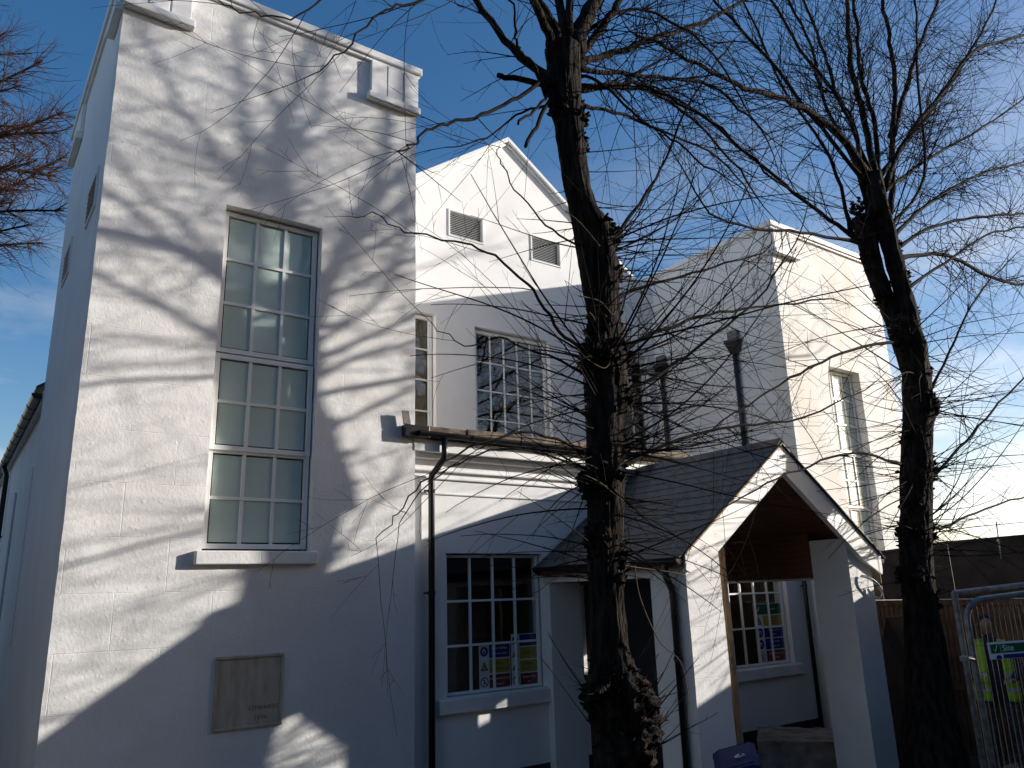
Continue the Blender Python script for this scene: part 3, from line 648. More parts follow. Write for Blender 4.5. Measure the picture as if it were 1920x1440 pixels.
# ------------------------------------------------------------------ notices behind glass
def board(name, x0, x1, z0, z1, y, rows, label, cat, icon_w=.30):
    """safety notice: white sheet with rows (colour, icon, [lines])"""
    t = thing(name, ((x0+x1)/2, y, z0), label, cat, 'safety notices in the ground floor windows')
    link('sheet', MB().box(x0, x1, y, y+.004, z0, z1).mesh('sheet', M['white']), t)
    W = x1-x0; n = len(rows); h = (z1-z0)/n
    for k, (c, ic, lines) in enumerate(rows):
        zt = z1-k*h-.01; zb = z1-(k+1)*h+.008; ix = x0+W*icon_w/2+.004; zc = (zt+zb)/2
        xs_ = x0+W*icon_w+.01
        if c is None: continue
        p = link('colour_panel', MB().box(xs_, x1-.012, y-.0015, y-.0002, zb, zt).mesh('colour_panel', M[c]), t)
        tc_ = M['ink'] if c == 'yellow' else M['white']
        for q, s_ in enumerate(lines):
            text(s_, min(h*.24, W*.1), ((xs_+x1-.012)/2, y-.0022, zt-(zt-zb)*(q+.75)/(len(lines)+.5)), tc_, p, ext=.0002)
        R_ = min(h*.40, W*icon_w*.42)
        if ic == 'tri':
            link('warning_triangle', MB().prism([(ix-R_, zc-R_*.8), (ix+R_, zc-R_*.8), (ix, zc+R_)], y-.0012, y-.0002).mesh('warning_triangle', M['ink']), t)
            link('warning_triangle', MB().prism([(ix-R_*.68, zc-R_*.62), (ix+R_*.68, zc-R_*.62), (ix, zc+R_*.66)], y-.002, y-.0013).mesh('warning_triangle', M['yellow']), t)
            link('exclamation', MB().box(ix-R_*.07, ix+R_*.07, y-.0026, y-.0021, zc-R_*.2, zc+R_*.3).box(ix-R_*.07, ix+R_*.07, y-.0026, y-.0021, zc-R_*.5, zc-R_*.33).mesh('exclamation', M['ink']), t)
        elif ic in ('disc', 'ban'):
            link('symbol_disc', MB().tube([(ix, y-.0002, zc), (ix, y-.0012, zc)], R_, 24).mesh('symbol_disc', M['blue'] if ic == 'disc' else M['red']), t)
            link('symbol_disc', MB().tube([(ix, y-.0013, zc), (ix, y-.0018, zc)], R_*.78 if ic == 'ban' else R_*.45, 20).mesh('symbol_disc', M['white']), t)
            m = MB()
            if ic == 'ban':
                m.box(ix-R_*.15, ix+R_*.15, y-.0023, y-.0019, zc-R_*.5, zc+R_*.2); m.tube([(ix, y-.0019, zc+R_*.38), (ix, y-.0023, zc+R_*.38)], R_*.17, 10)
                m.v += [(ix-R_*.6, y-.0028, zc+R_*.5), (ix-R_*.48, y-.0028, zc+R_*.62), (ix+R_*.6, y-.0028, zc-R_*.5), (ix+R_*.48, y-.0028, zc-R_*.62)]; b_ = len(m.v)-4; m.f.append((b_, b_+3, b_+2, b_+1))
            else: m.tube([(ix, y-.0019, zc-R_*.1), (ix, y-.0023, zc-R_*.1)], R_*.3, 12)
            link('symbol_figure', m.mesh('symbol_figure', M['ink'] if ic == 'ban' else M['blue']), t)
        elif ic == 'tick': 
            link('tick_panel', MB().box(x0+.012, xs_+.001, y-.0015, y-.0002, zb, zt).mesh('tick_panel', M['green']), t)
            m = MB(); m.tube([(ix-R_*.4, y-.003, zc), (ix-R_*.1, y-.003, zc-R_*.4), (ix+R_*.45, y-.003, zc+R_*.55)], R_*.09, 6); link('tick', m.mesh('tick', M['white']), t)
    return t
ny = NY+.127
b1 = board('safety_notice', 5.93, 6.43, -1.19, -.62, ny, [('blue', 'disc', ['Safety helmets', 'must be worn']), ('yellow', 'tri', ['Danger', 'Construction site']), ('red', 'ban', ['No unauthorised', 'access'])], 'left notice in the window beside the drainpipe, with blue, yellow and red rows', 'notice')
b2 = board('safety_notice', 6.45, 6.89, -1.19, -.52, ny, [('blue', 'disc', []), ('yellow', 'tri', ['WARNING']), ('yellow', 'tri', ['WARNING', 'Men working']), ('red', 'ban', ['Danger Keep', 'out'])], 'right notice in the window beside the drainpipe, with two yellow warning rows', 'notice')
b3 = board('safety_notice', 11.62, 12.38, -1.25, -.28, ny, [('green', 'tick', ['Site safety']), ('yellow', 'tri', ['Warning', 'Construction', 'site']), ('blue', 'disc', ['All visitors must', 'report']), ('blue', 'disc', ['Safety helmets', 'must be worn']), ('red', 'ban', ['Unauthorised entry', 'prohibited'])], 'tall safety notice with green top row in the window seen through the porch', 'notice')

# ------------------------------------------------------------------ looped cable on the right pier
pts = [Vector(at(1613, 1081, 6.30)), Vector(at(1624, 1083, 6.26)), Vector(at(1640, 1092, 6.22)), Vector(at(1652, 1107, 6.22)), Vector(at(1653, 1119, 6.22)), Vector(at(1645, 1123, 6.24)), Vector(at(1634, 1117, 6.28)), Vector(at(1626, 1104, 6.305))]
def smooth_path(p, n=4):
    o = []
    for i in range(len(p)-1):
        p0, p1, p2, p3 = p[max(i-1, 0)], p[i], p[i+1], p[min(i+2, len(p)-1)]
        for k in range(n):
            t = k/n; o.append(.5*((2*p1)+(p2-p0)*t+(2*p0-5*p1+4*p2-p3)*t*t+(3*p1-p0-3*p2+p3)*t**3))
    return o+[p[-1]]
o = link('cable', MB().tube(smooth_path(pts), .011, 8).tube([p+Vector((.0, -.012, .018)) for p in smooth_path(pts)], .008, 8).mesh('cable', M['cable'], True), None)
tag(o, 'loop of white cable hanging from the right front pier of the porch', 'cable')

# ------------------------------------------------------------------ timber hoarding on the right
HX = 13.08
H = thing('timber_hoarding', (HX, 5.0, G), 'long dark brown timber hoarding running from the right tower towards the right edge', 'fence')
htop = lambda y: float(np.interp(y, [5.2, 6.49, 7.45, 8.8], [.605, .58, .50, .40]))
ys = [8.78, 7.55, 6.35, 5.15, 3.95, 2.75, 1.55, .35, -.85, -2.05, -3.25]
for k in range(len(ys)-1):
    y1, y0 = ys[k], ys[k+1]
    dark = k in (2,)
    m = MB(); x0 = HX+random.uniform(-.003, .003)
    m.v = [(x0, y0+.004, -.27), (x0, y1-.004, -.27), (x0+.02, y1-.004, -.27), (x0+.02, y0+.004, -.27), (x0, y0+.004, htop(y0)), (x0, y1-.004, htop(y1)), (x0+.02, y1-.004, htop(y1)), (x0+.02, y0+.004, htop(y0))]
    m.f = [(0,1,2,3),(7,6,5,4),(1,0,4,5),(2,1,5,6),(3,2,6,7),(0,3,7,4)]
    link('plywood_sheet', m.mesh('plywood_sheet', M['darkply'] if k in (1, 2, 5) else M['ply']), H)
    m = MB(); m.v = [(HX-.03, y0, htop(y0)+.002), (HX-.03, y1, htop(y1)+.002), (HX+.06, y1, htop(y1)+.002), (HX+.06, y0, htop(y0)+.002), (HX-.03, y0, htop(y0)+.035), (HX-.03, y1, htop(y1)+.035), (HX+.06, y1, htop(y1)+.035), (HX+.06, y0, htop(y0)+.035)]
    m.f = [(0,1,2,3),(7,6,5,4),(1,0,4,5),(2,1,5,6),(3,2,6,7),(0,3,7,4)]
    link('capping', m.mesh('capping', M['darkply']), H)
    link('rail', MB().box(HX-.055, HX-.004, y0, y1, -.37, -.275).mesh('rail', M['pale']), H, bevel=.004)
    link('rail', MB().box(HX-.05, HX-.0305, y0, y1, -1.62, -1.53).mesh('rail', M['pale']), H)
pm = MB().box(-.012, .010, -.036, .036, G, -.372).mesh('paling', M['pale'])
y = 8.74; 
while y > -3.2:
    link('paling', pm, H, (HX-.015+random.uniform(-.004, .004), y, random.uniform(-.0, .001))); y -= .082
link('light_blocking_board', MB().box(HX+.002, HX+.025, -3.25, 8.77, G, -.28).mesh('light_blocking_board', M['darkply']), H)  # added sheet that stops sun shining through the gaps between palings
for y in (8.6, 5.7, 2.8, 0, -3): link('post', MB().box(HX+.03, HX+.13, y-.05, y+.05, G, htop(y)-.02).mesh('post', M['timber']), H)
o = link('pole', MB().tube([at(1873, 1022, 5.58)+Vector((.0, 0, -.2)), at(1868, 978, 5.58)], .012, 8).tube([at(1873, 1016, 5.58), at(1872.5, 1009, 5.58)], .03, 8).mesh('pole', M['cable'], True), H); o['label'] = 'thin white pole standing up from the top of the hoarding'
# dark board leaning at the hoarding beside the porch
m = MB(); c0 = at(1655, 1250, 6.95); 
q = [at(1655, 1190, 7.0), at(1662, 1158, 7.0), at(1760, 1148, 6.0)]
bx0, bx1 = q[1], q[2]
v = [Vector((q[0].x-.25, q[0].y-.0, G)), Vector((bx1.x+.2, bx1.y, G)), bx1, bx1, bx0, q[0]]
poly = [v[0], v[1], v[2], v[4], v[5]]
for p in poly: m.v.append(tuple(p))
for p in poly: m.v.append((p.x+.02, p.y+.03, p.z))
m.f = [(0,1,2,3,4), (9,8,7,6,5), (0,5,6,1), (1,6,7,2), (2,7,8,3), (3,8,9,4), (4,9,5,0)]
bo = thing('leaning_board', (bx0.x, bx0.y, G), 'dark board with a pale edge standing between the porch and the right tree', 'board')
link('panel', m.mesh('panel', M['darkply']), bo)
m = MB(); m.tube([poly[4], poly[3], poly[2]], .013, 4); link('edge_strip', m.mesh('edge_strip', M['pale']), bo)

# ------------------------------------------------------------------ mesh fence panels
def heras(name, P, d, ln, ztop, zbot, label, square=False, group='temporary mesh fence panels', tilt=0.0):
    P = Vector(P); d = Vector(d).normalized(); up = Vector((0, 0, 1))
    GP = -2.188; t = thing(name, (P.x, P.y, GP), label, 'fence panel', group)
    q = lambda s, z: Vector((P.x+d.x*s, P.y+d.y*s, z+tilt*s))
    Rr = .13 if not square else .01; tr = .021
    arc = lambda s0, sg: [q(s0+sg*(Rr-Rr*math.cos(a)), ztop-Rr+Rr*math.sin(a)) for a in np.linspace(0, math.pi/2, 7)]
    pts = [q(0, zbot)]+arc(0, 1)+list(reversed(arc(ln, -1)))+[q(ln, zbot)]
    link('tube_frame', MB().tube(pts, tr, 12).mesh('tube_frame', M['galv'], True), t)
    link('bottom_tube', MB().tube([q(0, zbot+.15), q(ln, zbot+.15)], tr*.9, 10).mesh('bottom_tube', M['galv'], True), t)
    m = MB(); s_ = .04
    while s_ < ln-.02: m.tube([q(s_, zbot+.15), q(s_, ztop-.0)], .0012, 4, False); s_ += .042
    z = zbot+.25
    for z in np.linspace(zbot+.2, ztop-.06, 8): m.tube([q(0, z)-Vector((0, .003, 0)), q(ln, z)-Vector((0, .003, 0))], .0016, 4, False)
    link('wire_mesh', m.mesh('wire_mesh', M['wire']), t, kind='stuff')
    f_ = MB(); 
    for s_ in (0, ln): 
        c = q(s_, GP); f_.box(c.x-.12, c.x+.12, c.y-.33, c.y+.33, GP, GP+.14)
    link('foot_block', f_.mesh('foot_block', M['concrete']), t, bevel=.02)
    return t, q
SC = .80
P1 = at(1808, 1128, 2.8); D1 = (math.sin(math.radians(120)), math.cos(math.radians(120)), 0)
TILT = 0.088
hz1, q1 = heras('mesh_fence_panel', P1, D1, 3.4, P1.z, -2.07, 'nearest galvanised mesh fence panel with rounded corner, carrying the green site sign', tilt=TILT)
P2 = at(1790, 1122, 3.56*SC)
hz2, q2 = heras('mesh_fence_panel', at(1789, 1112, 2.93), (.90, -.43, 0), 3.4, at(1789, 1112, 2.93).z, -2.07, 'mesh fence panel with square corner just behind the panel with the green sign', True, tilt=.07)
m = MB(); c = Vector(at(1813, 1236, 2.8)); m.box(c.x-.035, c.x+.03, c.y-.03, c.y+.03, c.z-.012, c.z+.02); m.tube([c+Vector((-.05, -.03, .01)), c+Vector((.04, -.035, -.005))], .009, 8)
o = link('clamp', m.mesh('clamp', M['galv'], False), hz1)
# site sign tied to the first panel
d = Vector(D1).normalized(); nrm = Vector((d.y, -d.x, 0)); up = Vector((0, 0, 1))
RM = Matrix((( d.x, 0, nrm.x), (d.y, 0, nrm.y), (0, 1, 0))) @ Matrix.Rotation(.03, 3, 'Z')   # local x along panel, y up, z towards viewer
TL = Vector(at(1850, 1205, 1)); 
# intersect the sight line with the fence plane
def on_fence(px, py, off=.02):
    k = at(px, py, 1); n = nrm; p0 = P1+nrm*off
    return k*(p0.dot(n)/k.dot(n))
c0 = on_fence(1850, 1205); c1 = on_fence(1857, 1237)
sg_ = thing('site_sign', tuple(c0), 'white bordered green sign reading Site, tied to the mesh fence at the right edge', 'sign')
hgt = c0.z-c1.z; sw = 1.0
def plate(name, a0, a1, b0, b1, lift, material):
    m = MB(); m.box(a0, a1, b0, b1, lift-.0008, lift)
    o = link(name, m.mesh(name, material), sg_); o.matrix_parent_inverse = Matrix.Identity(4)
    o.matrix_local = RM.to_4x4(); return o
plate('panel', 0, sw, -hgt, 0, 0, M['white'])
plate('green_panel', hgt*.16, sw-.03, -hgt*.66, -hgt*.13, .002, M['green'])
plate('blue_panel', hgt*.92, sw-.03, -hgt*.985, -hgt*.75, .002, M['blue'])
m = MB(); R9 = hgt*.2; m.v = [(hgt*.62+R9*math.cos(a_), -hgt*.985+R9*math.sin(a_)*1.1, z_) for z_ in (.0005, .002) for a_ in np.linspace(0, math.pi, 13)]
m.f = [tuple(range(13)), tuple(range(25, 12, -1))]+[(k, k+1, k+14, k+13) for k in range(12)]
o = link('blue_disc', m.mesh('blue_disc', M['blue']), sg_); o.matrix_parent_inverse = Matrix.Identity(4); o.matrix_local = RM.to_4x4()
plate('divider', hgt*.80, hgt*.82, -hgt*.64, -hgt*.15, .0025, M['white'])
hm = -hgt*.395; k9 = hgt*.16
m = MB(); m.tube([(hgt*.32, hm, .003), (hgt*.44, hm-k9, .003), (hgt*.60, hm+k9*1.3, .003)], hgt*.022, 6); o = link('tick', m.mesh('tick', M['white']), sg_); o.matrix_parent_inverse = Matrix.Identity(4); o.matrix_local = RM.to_4x4()
o = text('Site', hgt*.52, (0, 0, 0), M['white'], None, ext=.0004, align='LEFT'); o.parent = sg_; o.matrix_parent_inverse = Matrix.Identity(4); o.matrix_local = RM.to_4x4() @ Matrix.Translation((hgt*.92, hm, .003))

# ------------------------------------------------------------------ recycling bin
BN = thing('recycling_bin', (6.6, 5.4, G), 'dark blue recycling bin with white recycling mark at the foot of the porch', 'bin')
def hz_(px, py, Z):
    k = at(px, py, 1); return k*(Z/k.z)
BZ = -1.60
A_ = hz_(1338, 1413, BZ); bwid = .40; an_ = math.radians(-48)
ux = Vector((math.cos(an_), math.sin(an_), 0)); uy = Vector((math.sin(an_), -math.cos(an_), 0))
def bp(a, b, z): p = A_+ux*a+uy*b; return (p.x, p.y, z+(.26*a if z > G+.5 else 0))
dep = .50; BH = BZ-.03
m = MB(); m.v = [bp(.03, .02, BH), bp(bwid-.03, .02, BH), bp(bwid-.03, dep-.04, BH-.04), bp(.03, dep-.04, BH-.04), bp(.06, .05, G+.06), bp(bwid-.06, .05, G+.06), bp(bwid-.06, dep-.12, G+.06), bp(.06, dep-.12, G+.06)]
m.f = [(0,1,2,3),(7,6,5,4),(0,4,5,1),(1,5,6,2),(2,6,7,3),(3,7,4,0)]
link('body', m.mesh('body', M['bin']), BN, bevel=.02)
m = MB(); zr = lambda b: BZ+.005-.10*b-.25*b*b
nb_ = 8
for i in range(nb_+1):
    b = dep*i/nb_
    m.v += [bp(-.005, b, zr(b)-.015), bp(.05, b, zr(b)+.012), bp(bwid-.05, b, zr(b)+.012), bp(bwid+.005, b, zr(b)-.015), bp(bwid+.005, b, zr(b)-.05), bp(-.005, b, zr(b)-.05)]
for i in range(nb_):
    for k in range(6): q = i*6+k; q2 = i*6+(k+1) % 6; m.f.append((q, q2, q2+6, q+6))
m.f.append((0,1,2,3,4,5)); e_ = nb_*6; m.f.append((e_+5, e_+4, e_+3, e_+2, e_+1, e_))
link('lid', m.mesh('lid', M['bin']), BN, bevel=.006)
link('hinge_bar', MB().tube([bp(.02, -.02, BZ-.02), bp(bwid-.02, -.02, BZ-.02)], .016, 10).mesh('hinge_bar', M['bin'], True), BN)
for s_ in (.04, bwid-.04): link('wheel', MB().tube([bp(s_-.025, .05, G+.1), bp(s_+.025, .05, G+.1)], .1, 20).mesh('wheel', M['black'], True), BN)
UX3 = (ux+Vector((0, 0, .26))).normalized(); VY3 = (-uy+Vector((0, 0, .17))).normalized(); NZ3 = UX3.cross(VY3).normalized(); VY3 = NZ3.cross(UX3)
LM = Matrix(((UX3.x, VY3.x, NZ3.x), (UX3.y, VY3.y, NZ3.y), (UX3.z, VY3.z, NZ3.z)))
def lidtext(s, size, a, b):
    p = bp(a, b, zr(b)+.0165); o = text(s, size, (0, 0, 0), M['white'], None, ext=.0006)
    o.parent = BN; o.matrix_parent_inverse = BN.matrix_world.inverted(); o.matrix_local = Matrix.Translation(p) @ LM.to_4x4(); return o
ta, tb = .24, .20
lidtext('WE', .030, ta, tb-.045); lidtext('RECYCLE', .034, ta, tb)
m = MB()
for k in range(3):
    a0 = math.radians(90+120*k); pp = []
    for s_ in (0, .5, 1):
        an = a0+math.radians(95)*s_; R_ = .05*(1-.25*math.sin(math.pi*s_)); pp.append(bp(ta+R_*math.cos(an), tb+.085-R_*math.sin(an), zr(tb+.085)+.018))
    m.tube(pp, [.008, .008, .003], 4)
link('recycling_mark', m.mesh('recycling_mark', M['white']), BN)

# ------------------------------------------------------------------ worker behind the fence
M['cloth'] = mat('dark_workwear', (0.02, 0.02, 0.028), 0.9); vary(M['cloth'], (0.014, 0.014, 0.02), (0.035, 0.034, 0.042), 12, bumps=((18, .6, .01, I3),))
M['brownc'] = mat('brown_sweater', (0.06, 0.035, 0.025), 0.95); M['vest'] = mat('hi_vis_yellow', (0.36, 0.55, 0.02), 0.7); M['skin'] = mat('skin', (0.38, 0.22, 0.15), 0.55); M['band'] = mat('reflective_band', (0.45, 0.45, 0.42), 0.35)
M['hair'] = mat('dark_hair', (0.02, 0.015, 0.012), 0.7)
WP = at(1832, 1085, 1); WP = Vector((WP.x, WP.y, 0)).normalized()*11.6; WP.z = -2.19
W = thing('person', tuple(WP), 'worker in dark clothes and an open yellow high visibility vest behind the mesh fence', 'person')
fwd = -Vector((WP.x, WP.y, 0)).normalized(); fwd = (Matrix.Rotation(.12, 3, 'Z') @ fwd); rt = Vector((-fwd.y, fwd.x, 0))
BM_ = Matrix(((rt.x, fwd.x, 0), (rt.y, fwd.y, 0), (0, 0, 1))).to_4x4(); BM_.translation = WP
def body_pt(p): return BM_ @ Vector(p)
def skinned(name, pts, edges, rad, material, root=0, sub=2):
    me = bpy.data.meshes.new(name); me.from_pydata([tuple(body_pt(p)) for p in pts], edges, []); me.materials.append(material)
    o = link(name, me, W); s_ = o.modifiers.new('skin', 'SKIN'); s_.use_smooth_shade = True
    if not me.skin_vertices: 
        bpy.context.view_layer.update()
    sv = me.skin_vertices[0].data if me.skin_vertices else None
    if sv is None:
        bm = bmesh.new(); bm.from_mesh(me); bm.verts.layers.skin.verify(); bm.to_mesh(me); bm.free(); sv = me.skin_vertices[0].data
    for i, r_ in enumerate(rad): sv[i].radius = r_ if hasattr(r_, '__len__') else (r_, r_); sv[i].use_root = (i == root)
    ss = o.modifiers.new('subdivision', 'SUBSURF'); ss.levels = sub; ss.render_levels = sub
    return o
sc_ = 1.0
P_ = [(0, 0, .95), (0, .01, 1.15), (0, .01, 1.36), (0, .0, 1.47), (0, .015, 1.56),
      (-.10, 0, .88), (-.12, .02, .50), (-.13, -.02, .10), (-.13, .10, .04), (.10, 0, .88), (.12, .05, .50), (.13, 0, .10), (.13, .12, .04),
      (-.20, .0, 1.42), (-.26, .0, 1.14), (-.20, .20, 1.02), (.20, 0, 1.42), (.27, .02, 1.14), (.16, .22, 1.05)]
E_ = [(0,1),(1,2),(2,3),(3,4),(0,5),(5,6),(6,7),(7,8),(0,9),(9,10),(10,11),(11,12),(2,13),(13,14),(14,15),(2,16),(16,17),(17,18)]
R_ = [(.165,.12),(.15,.105),(.17,.115),(.10,.085),(.055,.055),(.10,.10),(.075,.075),(.055,.055),(.045,.05),(.10,.10),(.075,.075),(.055,.055),(.045,.05),(.075,.075),(.055,.055),(.04,.04),(.075,.075),(.055,.055),(.04,.04)]
skinned('body', P_, E_, R_, M['cloth'])
# head with face features
hm_ = MB(); nu, nv_ = 20, 16
hc = Vector((0, .03, 1.67))
for j in range(nv_+1):
    th = math.pi*j/nv_
    for i in range(nu):
        ph = 2*math.pi*i/nu; x_, y_, z_ = math.sin(th)*math.cos(ph), math.sin(th)*math.sin(ph), math.cos(th)
        rx, ry, rz_ = .076, .095, .118
        if z_ < 0: rx *= 1+.28*z_; ry *= 1+.12*z_
        nose = .022*math.exp(-((x_*8)**2))*math.exp(-(((z_+.12)*5)**2)) if y_ > .6 else 0
        eye = -.008*math.exp(-(((abs(x_)-.35)*7)**2))*math.exp(-(((z_-.06)*8)**2)) if y_ > .5 else 0
        lip = .006*math.exp(-((x_*4)**2))*math.exp(-(((z_+.48)*9)**2)) if y_ > .4 else 0
        hm_.v.append(tuple(body_pt(hc+Vector((x_*rx, y_*(ry+nose+eye+lip)+(nose+eye+lip), z_*rz_)))))
for j in range(nv_):
    for i in range(nu): a_ = j*nu+i; b_ = j*nu+(i+1) % nu; hm_.f.append((a_, b_, b_+nu, a_+nu))
head = link('head', hm_.mesh('head', M['skin'], True), W)
hh = MB()
for j in range(9):
    th = math.pi*.58*j/8
    for i in range(nu):
        ph = 2*math.pi*i/nu; y_ = math.sin(th)*math.sin(ph); k_ = 1 if y_ < .35 or th < .9 else .8
        hh.v.append(tuple(body_pt(hc+Vector((math.sin(th)*math.cos(ph)*.084, y_*.104*k_-.004, math.cos(th)*.128+(.03 if y_ > .35 and th > .9 else 0))))))
for j in range(8):
    for i in range(nu): a_ = j*nu+i; b_ = j*nu+(i+1) % nu; hh.f.append((a_, b_, b_+nu, a_+nu))
link('hair', hh.mesh('hair', M['hair'], True), W)
for sx in (-1, 1):
    skinned('ear', [(sx*.075, .025, 1.64), (sx*.088, .015, 1.66), (sx*.086, .012, 1.69)], [(0,1),(1,2)], [.008, .012, .010], M['skin'], sub=1)
for base, tip in (((-.20, .20, 1.02), (.10, .85, -.15)), ((.16, .22, 1.05), (-.55, .75, .05))):
    base = Vector(base); dr = Vector(tip).normalized(); pal = base+dr*.09; sd = dr.cross(Vector((0, 0, 1))).normalized(); dn = dr.cross(sd)
    pts_ = [base-dr*.02, base+dr*.05, pal]; ed = [(0,1),(1,2)]; rd_ = [(.03,.024), (.038,.02), (.036,.016)]
    for k, ln_ in enumerate((.068, .078, .072, .058)):
        o0 = pal+sd*(k-1.5)*.019; i0 = len(pts_)
        pts_ += [o0, o0+dr*ln_*.45+dn*.006, o0+dr*ln_*.8+dn*.025, o0+dr*ln_*.9+dn*.045]; ed += [(2, i0), (i0, i0+1), (i0+1, i0+2), (i0+2, i0+3)]; rd_ += [.011, .0095, .009, .007]
    i0 = len(pts_); pts_ += [base+dr*.045-sd*.035, base+dr*.085-sd*.052, base+dr*.11-sd*.045]; ed += [(1, i0), (i0, i0+1), (i0+1, i0+2)]; rd_ += [.013, .011, .009]
    skinned('hand', pts_, ed, rd_, M['skin'], sub=1)
# vest: curved shell open at the front
vm = MB(); nA, nZ = 26, 10
def vest_r(a_, z_):
    f = (z_-.82)/.62
    return (.215+.02*(1-f), .155+.02*(1-f))
ids = {}
for j in range(nZ+1):
    z_ = .80+.64*j/nZ
    for i in range(nA+1):
        a_ = math.radians(112)+math.radians(316)*i/nA
        rx, ry = vest_r(a_, z_); 
        if z_ > 1.36: rx *= .93; ry *= .92
        fold = .010*math.sin(i*1.9+z_*6)*(1-(z_-.8)/.8)
        ids[i, j] = len(vm.v); vm.v.append(tuple(body_pt(((rx+fold)*math.cos(a_), .01+(ry+fold)*math.sin(a_), z_+.012*math.sin(i*1.3)))))
for j in range(nZ):
    for i in range(nA):
        ang_ = (112+316*(i+.5)/nA) % 360; zc = .80+.64*(j+.5)/nZ
        if zc > 1.2 and (abs(ang_-0) < 22 or abs(ang_-360) < 22 or abs(ang_-180) < 22): continue    # arm holes
        vm.f.append((ids[i,j], ids[i+1,j], ids[i+1,j+1], ids[i,j+1]))
for sx in (-1, 1):
    for yy0, yy1 in ((.125, .03), (.03, -.115)):
        b_ = len(vm.v); vm.v += [tuple(body_pt(p)) for p in ((sx*.07, yy0, 1.44 if yy0 > .1 else 1.50), (sx*.17, yy0*.9, 1.43 if yy0 > .1 else 1.485), (sx*.17, yy1*.9, 1.485 if yy1 > 0 else 1.43), (sx*.07, yy1, 1.50 if yy1 > 0 else 1.44))]; vm.f.append((b_, b_+1, b_+2, b_+3))
vo_ = link('vest', vm.mesh('vest', M['vest'], True), W); sd_ = vo_.modifiers.new('thickness', 'SOLIDIFY'); sd_.thickness = .006
for z_ in (.93, 1.10):
    bm2 = MB()
    for i in range(nA+1):
        a0 = math.radians(112)+math.radians(316)*i/nA; rx, ry = vest_r(0, z_)
        bm2.v += [tuple(body_pt(((rx+.016)*math.cos(a0), .01+(ry+.016)*math.sin(a0), z_+k_))) for k_ in (-.022, .022)]
    bm2.f = [(2*i, 2*i+2, 2*i+3, 2*i+1) for i in range(nA)]
    link('reflective_band', bm2.mesh('reflective_band', M['band'], True), vo_)

# ------------------------------------------------------------------ trees
class TB:
    """numpy-free fast collector for twig tubes"""
    def __init__(s): s.v = []; s.f = []
    def tube(s, pts, rad, n=3):
        b = len(s.v); a = None
        for i, p in enumerate(pts):
            t2 = pts[min(i+1, len(pts)-1)]-pts[max(i-1, 0)]
            if t2.length < 1e-9: t2 = Vector((0, 0, 1))
            t2.normalize()
            if a is None: a = t2.orthogonal().normalized()
            a = a-t2*a.dot(t2); a.normalize(); c = t2.cross(a); R = rad[i]
            for k in range(n):
                co, si = CS[n][k]; s.v.append((p.x+(a.x*co+c.x*si)*R, p.y+(a.y*co+c.y*si)*R, p.z+(a.z*co+c.z*si)*R))
        for i in range(len(pts)-1):
            for k in range(n):
                q = b+i*n; k2 = (k+1) % n; s.f.append((q+k, q+k2, q+n+k2, q+n+k))
CS = {n: [(math.cos(2*math.pi*k/n), math.sin(2*math.pi*k/n)) for k in range(n)] for n in (3, 4, 5, 6, 8, 10)}
rnd = random.Random(11)
def rvec():
    while True:
        v = Vector((rnd.uniform(-1, 1), rnd.uniform(-1, 1), rnd.uniform(-1, 1)))
        if .05 < v.length < 1: return v.normalized()
NTW = [0]
def grow(tb, p, d, ln, rad, level, bend=.16, trop=0.05, dens=1.0, nmax=3):
    """one shoot: a long gentle curve with small kinks at the buds, and side twigs"""
    n = max(4, int(ln/.12)) if level < 2 else max(3, int(ln/.07)); n = min(n, 16)
    pts = [p.copy()]; rads = [rad]; st = ln/n; d = d.normalized(); curl = rvec()*bend*rnd.uniform(.5, 1.9)
    curl -= d*curl.dot(d)
    for i in range(n):
        if rnd.random() < .12: curl = curl*.3+rvec()*bend*.6
        d = (d+rvec()*bend*.5+curl*.5*min(1, st*9)+Vector((0, 0, trop))*.5).normalized()
        p = p+d*st; pts.append(p.copy()); rads.append(rad*(1-.72*(i+1)/n)+.0005)
    tb.tube(pts, rads, 4 if rad > .008 else 3); NTW[0] += 1
    if level < nmax:
        k = int(ln*(2.6 if level == 0 else 3.0 if level == 1 else 2.2)*dens+rnd.random())
        for _ in range(k):
            i = rnd.randint(max(1, int(n*.2)), n-1); dd = (pts[i+1]-pts[i]).normalized()
            s = rvec(); s = (s-dd*s.dot(dd)).normalized(); an = math.radians(rnd.uniform(22, 58))
            nd = dd*math.cos(an)+s*math.sin(an)
            frac = 1-i/n*.5
            grow(tb, pts[i], nd, max(.07, ln*rnd.uniform(.18, .5)*frac), max(.0013, rads[i]*rnd.uniform(.4, .65)), level+1, bend*1.2, trop, dens, nmax)
def limb_path(pxs, y0, y1, n=5):
    N_ = len(pxs); return smooth_path([at(px, py, y0+(y1-y0)*i/(N_-1)) for i, (px, py) in enumerate(pxs)], n)
